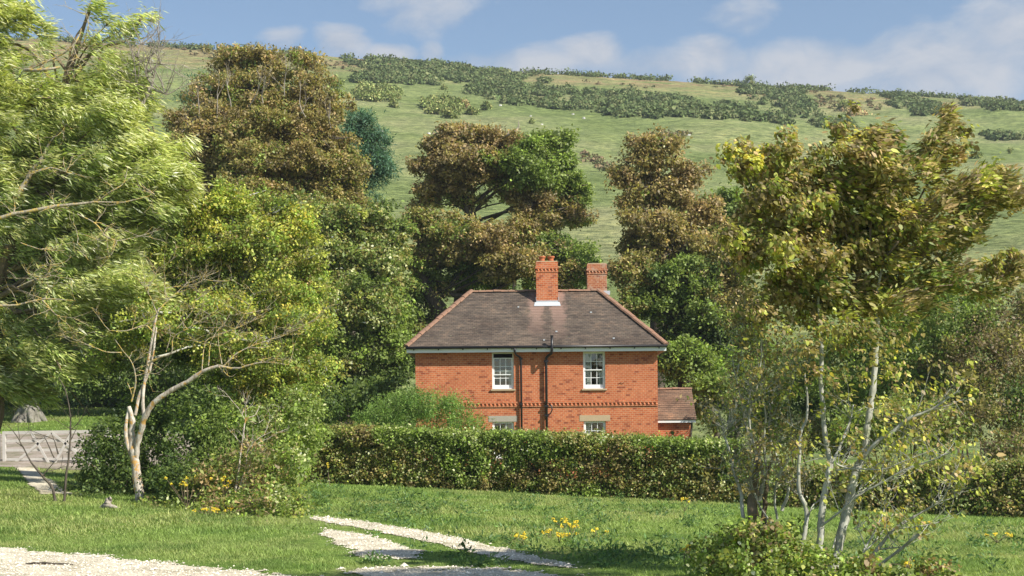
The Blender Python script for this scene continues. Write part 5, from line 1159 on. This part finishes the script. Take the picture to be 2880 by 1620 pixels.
for i, (u, vt, Y, lb, hd, sp) in enumerate(((525,1345,31.6,'tall blurred yellow ragwort cluster right of the forked trunk',9,.22),(630,1345,31.3,'tall yellow ragwort on reddish stems beside the browning briar',6,.12),(590,1430,30.2,'yellow ragwort low in front of the bramble mound',7,.14),(625,1432,30.2,'paler yellow ragwort next to the low one in the bramble mound',6,.14),
   (745,1480,28.6,'yellow ragwort at the grassy edge where the bramble mound meets the drive',4,.08),(2555,1585,19.0,'yellow ragwort right of the foreground stems at the bottom edge',8,.12),(925,1300,41.5,'single yellow bloom high against the left end of the long hedge',3,.06))):
    p = gb(u, Y); ragwort(u, 0, P(u, vt, Y)[2]-p[2], lb, 450+i*3, Y, hd, sp, 'ragwort plants in and beside the brambles and hedges')
for i, (u, v) in enumerate(((2612,1483),(2805,1520))):
    ragwort(u, v+8, .16, 'small yellow ragwort on the grass right of the foreground stems' if i == 0 else 'small yellow ragwort in the grass towards the right edge of the meadow', 480+i*3, None, 4, .1, 'ragwort plants flowering in the meadow')

# ================================================================== HILL SCRUB
def scrub(name, label, polys, n, seed, pal='gorse', r=(.7,1.5), k=60, ls=.44):
    f = Fol(seed); rng = f.rng; cnt = 0; tries = 0
    areas = [abs(sum(p[i][0]*p[i-1][1]-p[i-1][0]*p[i][1] for i in range(len(p)))/2) for p in polys]; pr = np.array(areas)/sum(areas)
    while cnt < n and tries < n*20:
        tries += 1; p = np.array(polys[rng.choice(len(polys), p=pr)], float); u = rng.uniform(p[:,0].min(), p[:,0].max()); v = rng.uniform(p[:,1].min(), p[:,1].max())
        j = (fbm(np.array([u*.03]), np.array([v*.07]), seed, 3)[0]-.5)*26
        if not inpoly(np.array([u]), np.array([v+j]), p)[0]: continue
        if fbm(np.array([u*.02]), np.array([v*.06]), seed+9, 3)[0] < .37: continue
        q = hit(u, v+4); 
        if q[1] > 372: continue
        rr = .85*rng.uniform(*r)*(.7 if rng.random() < .3 else 1); d = rng.normal(size=(k,3)); d /= np.linalg.norm(d,axis=1)[:,None]; d[:,2] = abs(d[:,2])
        pos = q+d*np.array([rr*1.25,rr,rr*.85])*(rng.random(k)**.3)[:,None]*(.75+.5*rng.random((k,1)))
        pl = pal
        w_ = len(PAL[pl]); cc = palpick(rng, pl, k, rng.integers(w_))*np.exp(rng.normal(0,.15,(k,1)))*np.exp(rng.normal(0,.12))
        ax = rng.normal(size=(k,3)); nr = d+rng.normal(0,.35,(k,3)); ln = ls*np.exp(rng.normal(0,.3,k)); f.put(pos, ax-nr*((ax*nr).sum(1)/(nr*nr).sum(1))[:,None], nr, ln, ln*.8, cc, 'kite'); cnt += 1
    return tag(f.build(name, M['hill_leaf'], None, (0,0,0)), label, 'gorse' if pal == 'gorse' else 'scrub', kind='stuff')
scrub('gorse_scrub', 'long dark green belts of gorse running across the upper hillside', [
  [(975,168),(1150,162),(1300,180),(1500,210),(1560,225),(1500,240),(1300,228),(1120,212),(1000,190)], [(1000,205),(1150,205),(1230,228),(1220,238),(1080,228),(980,222)],
  [(1140,195),(1300,215),(1480,240),(1520,250),(1400,245),(1230,230),(1120,215)],
  [(1275,235),(1400,240),(1600,252),(1780,262),(1950,282),(2120,300),(2270,325),(2400,345),(2400,358),(2250,346),(2080,332),(1900,325),(1700,318),(1560,300),(1420,285),(1320,262)],
  [(2100,235),(2250,255),(2290,300),(2260,320),(2150,290),(2080,262)], [(2470,262),(2560,258),(2640,290),(2660,325),(2580,322),(2500,290)], [(2700,268),(2880,282),(3000,300),(3000,320),(2860,305),(2720,300)],
  [(2760,372),(2850,380),(2880,392),(2800,390)]], 3600, 501)
scrub('heath_scrub', 'brownish bracken and heather patches near the crest and on the banks of the hillside', [
  [(860,160),(980,168),(1000,200),(900,195)], [(1950,225),(2120,240),(2180,270),(2050,262)], [(2280,255),(2420,285),(2400,310),(2290,295)], [(1560,225),(1800,235),(1980,262),(1800,250)], [(1640,425),(1720,460),(1760,500),(1690,480),(1640,450)], [(1240,352),(1340,358),(1330,385),(1230,372)], [(1850,365),(1940,370),(1950,385),(1860,385)],
  [(480,120),(700,150),(850,160),(850,180),(650,170),(480,140)],[(2440,262),(2480,300),(2440,310)]], 320, 502, 'bracken', (.35,.8), 30, .34)
# bushes along the crest, one stuff object
f = Fol(503); rng = f.rng
for i in range(620):
    u = rng.uniform(-100, 3000); x = P(u, 200, 360)[0]; y = rng.uniform(352, 362); 
    if fbm(np.array([u*.012]), np.array([1.]), 77, 3)[0] < .42: continue
    q = np.array([x, y, float(gz(x, y))]); rr = rng.uniform(.5,1.5)
    d = rng.normal(size=(30,3)); d /= np.linalg.norm(d,axis=1)[:,None]; d[:,2] = abs(d[:,2]); pos = q+d*rr*np.array([1.3,1,1])*(.7+.5*rng.random((30,1))); ax = rng.normal(size=(30,3))
    f.put(pos, ax, d, np.full(30,.6), np.full(30,.5), palpick(rng,'gorse',30)*np.exp(rng.normal(0,.2,(30,1))), 'kite')
tag(f.build('crest_scrub', M['hill_leaf'], None, (0,0,0)), 'low dark bushes fringing the skyline of the hill', 'scrub', kind='stuff')
sing = [(1065,262,72,24,'large dome shaped gorse clump on the open slope, upper left of the roof','gorse'),(1245,300,58,24,'ragged gorse clump to the right of and below the dome shaped one','gorse'),(1110,297,10,8,'small isolated gorse bush under the dome shaped clump','gorse'),
 (1327,313,15,11,'round gorse bush at the right foot of the ragged clump','gorse'),(1368,301,11,9,'little gorse bush standing furthest right of the ragged clump','gorse'),(1268,325,19,10,'flat gorse bush directly below the ragged clump','gorse'),(1248,248,7,6,'tiny gorse bush just under the left end of the long gorse belt','gorse'),
 (1305,296,11,10,'brownish gorse bush touching the right side of the ragged clump','bracken'),(945,232,20,12,'dark gorse bush beside the top right of the tall brown tree','gorse'),(1000,190,0,0,None,None),(2108,232,13,16,'lone round thorn tree standing up on the skyline','gorse'),(2746,437,12,10,'lone small dark bush on the open slope at far right','gorse'),
 (2840,425,6,9,'smallest dark bush on the open slope near the right edge','gorse'),(2375,298,16,14,'dark thorn bush in the dry heath of the right hillside','gorse'),(2405,312,28,14,'low brown bush in the dry heath beside the dark thorn bush','bracken'),(1560,240,0,0,None,None),(1495,343,7,7,'small bush above the dead limb of the half green tree','gorse'),(1262,362,26,14,'low grey green bush on the bank above the half green tree','bracken')]
for i, (u, v, ru, rv, lb, pal) in enumerate(sing):
    if not lb: continue
    p = hit(u, v+rv*.8); Y = p[1]; f = Fol(520+i); rx = ru*Y/F; rz = rv*Y/F*1.25
    if ru > 40:
        for j in range(34):
            a = f.rng.uniform(-.85,.85); t = f.rng.uniform(-1,1)*sqrt(1-a*a); q = hit(u+ru*a, v+rv*.75*t+rv*.3); f.blob(q+[0,0,.4], (1.1,1.1,.9), pal, .42, .5, .8, 22)
    else: f.blob(p+[0,0,rz*.5], (rx, rx*.9, rz), pal, min(.42,rx*.6), max(.2,rx*.38), 1., 26)
    tag_o = f.build('gorse_bush' if pal == 'gorse' and 'thorn' not in lb else 'hill_bush', M['hill_leaf'], None, tuple(p)); tag_o.location = [float(c) for c in p]
    tag(tag_o, lb, 'bush')
# bare little tree on the skyline
p = hit(968, 158); 
e = empty('thorn_tree', p, 'spindly pale leafless thorn on the skyline right of the tall brown tree', 'tree'); w = Wood(); rng = np.random.default_rng(6)
for k in range(4): twig(w, rng, p+np.array([rng.normal(0,.4),0,-.2]), np.array([rng.normal(0,.5),0,1.]), 1.6, .09, 3, .6, 3)
w.build('trunk', M['bark_dead'], e, p)
# limestone rocks
rocks = [(1205,378,'pale flat rock on the slope furthest left above the half green tree'),(1218,376,'whitest rock just right of the flat one above the half green tree'),(1407,298,'tiny white rock on the open slope under the gorse belt'),(1492,327,'pale rock midway down from the gorse belt above the dead limb'),(1642,334,'white rock just below the middle of the long gorse belt'),(1611,323,'small pale rock left of the white one below the gorse belt'),(1938,382,'white rock on the slope above the narrow rust brown tree'),(2190,382,'long pale rock lying on the slope above the foreground crown'),(1523,351,'pale broken rock on the bank above the half green tree'),(870,245,'small pale rock left of the dome shaped gorse clump'),(1075,370,'pale rock beside the conifer top')]
for i, (u, v, lb) in enumerate(rocks):
    p = hit(u, v); rr = random.Random(i); m = MB(); bm_r = []
    n = 9; s = rr.uniform(.2,.34)*(1.5 if 'long' in lb else 1)
    ring = [(cos(2*pi*k/n)*s*rr.uniform(.8,1.3), sin(2*pi*k/n)*s*rr.uniform(.5,.9)) for k in range(n)]; top = [(a*.6+rr.uniform(-.05,.05), b_*.6, s*rr.uniform(.45,.65)) for a, b_ in ring]
    for k in range(n): a = ring[k]; c_ = ring[(k+1)%n]; m.quad((a[0],a[1],-.3),(c_[0],c_[1],-.3),top[(k+1)%n],top[k])
    m.f.append(tuple(len(m.v)+k for k in range(n))); m.v += top
    oo = m.build('rock', M['rock']); oo.location = [float(c) for c in p]; tag(oo, lb, 'rock', 'limestone rocks on the hillside')
# fence posts at the foot of the hill
for u, v, lb in ((1670,722,'thin pale fence post seen just left of the rear chimney top, on the hill foot'),(1749,726,'thin pale fence post next to the narrow rust brown tree, on the hill foot')):
    p = hit(u, v); m = MB(); m.box(-.07,.07,-.07,.07,-.2,.85); m.quad((-.07,-.07,.85),(.07,-.07,.85),(.0,.0,.95)); oo = m.build('fence_post', M['wood_grey'], bevel=.01); oo.location = [float(c) for c in p]; tag(oo, lb, 'post', 'fence posts at the foot of the hill')

# ================================================================== SKY, SUN, CAMERA
EL = R(41); AZ = R(57)      # azimuth from -Y towards +X
sd = np.array([sin(AZ)*cos(EL), -cos(AZ)*cos(EL), sin(EL)])
wd_ = bpy.data.worlds.new('World'); scn.world = wd_; wd_.use_nodes = True; nt = wd_.node_tree; N = nt.nodes; L = nt.links; N.clear()
sky = N.new('ShaderNodeTexSky'); sky.sky_type = 'NISHITA'; sky.sun_disc = False; sky.sun_elevation = EL; sky.sun_rotation = math.atan2(sd[0], sd[1])
sky.air_density = 1.0; sky.dust_density = .5; sky.ozone_density = 1.5
tc = N.new('ShaderNodeTexCoord'); sx = N.new('ShaderNodeSeparateXYZ'); L.new(tc.outputs['Generated'], sx.inputs[0])
az = math_(N, L, 'ARCTAN2', sx.outputs[0], sx.outputs[1]); el = math_(N, L, 'ARCSINE', sx.outputs[2])
cv = N.new('ShaderNodeCombineXYZ'); L.new(math_(N, L, 'MULTIPLY', az, 1.0), cv.inputs[0]); L.new(math_(N, L, 'MULTIPLY', el, 1.9), cv.inputs[1])
n1 = noise(N, L, cv.outputs[0], 17, 7, .6, .3); n2 = noise(N, L, cv.outputs[0], 5, 3, .5)
gs = [(960,118,60,34,1.0),(800,112,60,30,.7),(1215,148,34,28,.7),(1100,150,70,22,.8),(1190,20,150,75,.62),(1660,150,80,40,1.0),(1500,175,220,38,.75),(2000,150,70,40,.95),(1900,185,260,42,.8),(2300,200,300,70,.85),(2650,190,260,90,.95),(2850,90,130,90,.9),(2100,50,90,55,.55),(2450,120,200,60,.35),(3200,100,300,150,.9),(-600,120,400,60,.8)]
tot = None
for u, v, su, sv, am in gs:
    d = P(u, v, 1.0)-np.array([0,0,CAMZ]); a0 = math.atan2(d[0], 1.0); e0 = math.asin(d[2]/np.linalg.norm(d))
    A1 = math_(N, L, 'MULTIPLY', math_(N, L, 'SUBTRACT', az, a0), F/su); E1 = math_(N, L, 'MULTIPLY', math_(N, L, 'SUBTRACT', el, e0), F*1.0/sv)
    q = math_(N, L, 'ADD', math_(N, L, 'MULTIPLY', A1, A1), math_(N, L, 'MULTIPLY', E1, E1))
    g_ = math_(N, L, 'MULTIPLY', math_(N, L, 'EXPONENT', math_(N, L, 'MULTIPLY', q, -.5)), am)
    tot = g_ if tot is None else math_(N, L, 'MAXIMUM', tot, g_)
dn = math_(N, L, 'ADD', tot, math_(N, L, 'MULTIPLY', math_(N, L, 'SUBTRACT', n1.outputs[0], .5), 1.15))
r = ramp(N, [(.30,(0,0,0)),(.52,(.5,.5,.5)),(.85,(.92,.92,.92))]); L.new(dn, r.inputs[0])
cc = ramp(N, [(.3,(4.6,5.6,7.3)),(.6,(6.2,6.7,7.6))]); L.new(n1.outputs[0], cc.inputs[0])
cc.color_ramp.elements[0].color = (.46,.56,.73,1); cc.color_ramp.elements[1].color = (.74,.77,.84,1)
sc_ = N.new('ShaderNodeVectorMath'); sc_.operation = 'SCALE'; L.new(cc.outputs[0], sc_.inputs[0]); sc_.inputs['Scale'].default_value = CLOUD = 6.0
skyc = mixc(N, L, r.outputs[0], sky.outputs[0], sc_.outputs[0])
bg = N.new('ShaderNodeBackground'); bg.inputs['Strength'].default_value = .078; L.new(skyc, bg.inputs[0]); wo = N.new('ShaderNodeOutputWorld'); L.new(bg.outputs[0], wo.inputs[0])
sl = bpy.data.lights.new('sun', 'SUN'); sl.energy = 4.6; sl.angle = R(.53); sl.color = (1, .955, .87); so = bpy.data.objects.new('sun', sl); col.objects.link(so)
from mathutils import Vector
so.rotation_euler = Vector([float(-c) for c in sd]).to_track_quat('-Z', 'Y').to_euler(); so.location = (20, -20, 40)

if HAZE > 0:
    m = MB(); m.box(-440, 440, -70, 930, -4, 135); m_, nt_, N_, L_n = newmat('haze_air')
    pv = N_.new('ShaderNodeVolumePrincipled'); pv.inputs['Color'].default_value = (.86,.93,1,1); pv.inputs['Density'].default_value = HAZE; pv.inputs['Anisotropy'].default_value = .3
    oo_ = N_.new('ShaderNodeOutputMaterial'); L_n.new(pv.outputs[0], oo_.inputs['Volume']); hz_o = m.build('haze', m_); tag(hz_o, 'thin pale summer haze over the hillside', 'haze', kind='stuff')
cd = bpy.data.cameras.new('camera'); cam = bpy.data.objects.new('camera', cd); col.objects.link(cam); scn.camera = cam
cd.sensor_width = 36; cd.lens = 36*F/2880; cd.shift_y = (HV-810)/2880; cd.clip_start = .1; cd.clip_end = 3000
cam.location = (0, 0, CAMZ)
from mathutils import Matrix
rot = Matrix.Rotation(R(90), 4, 'X') @ Matrix.Rotation(-ROLL, 4, 'Z')
cam.rotation_euler = rot.to_euler()
scn.render.resolution_x = 1024; scn.render.resolution_y = 576
scn.view_settings.view_transform = 'Standard'; scn.view_settings.look = 'None'; scn.view_settings.exposure = .82; scn.view_settings.gamma = 1
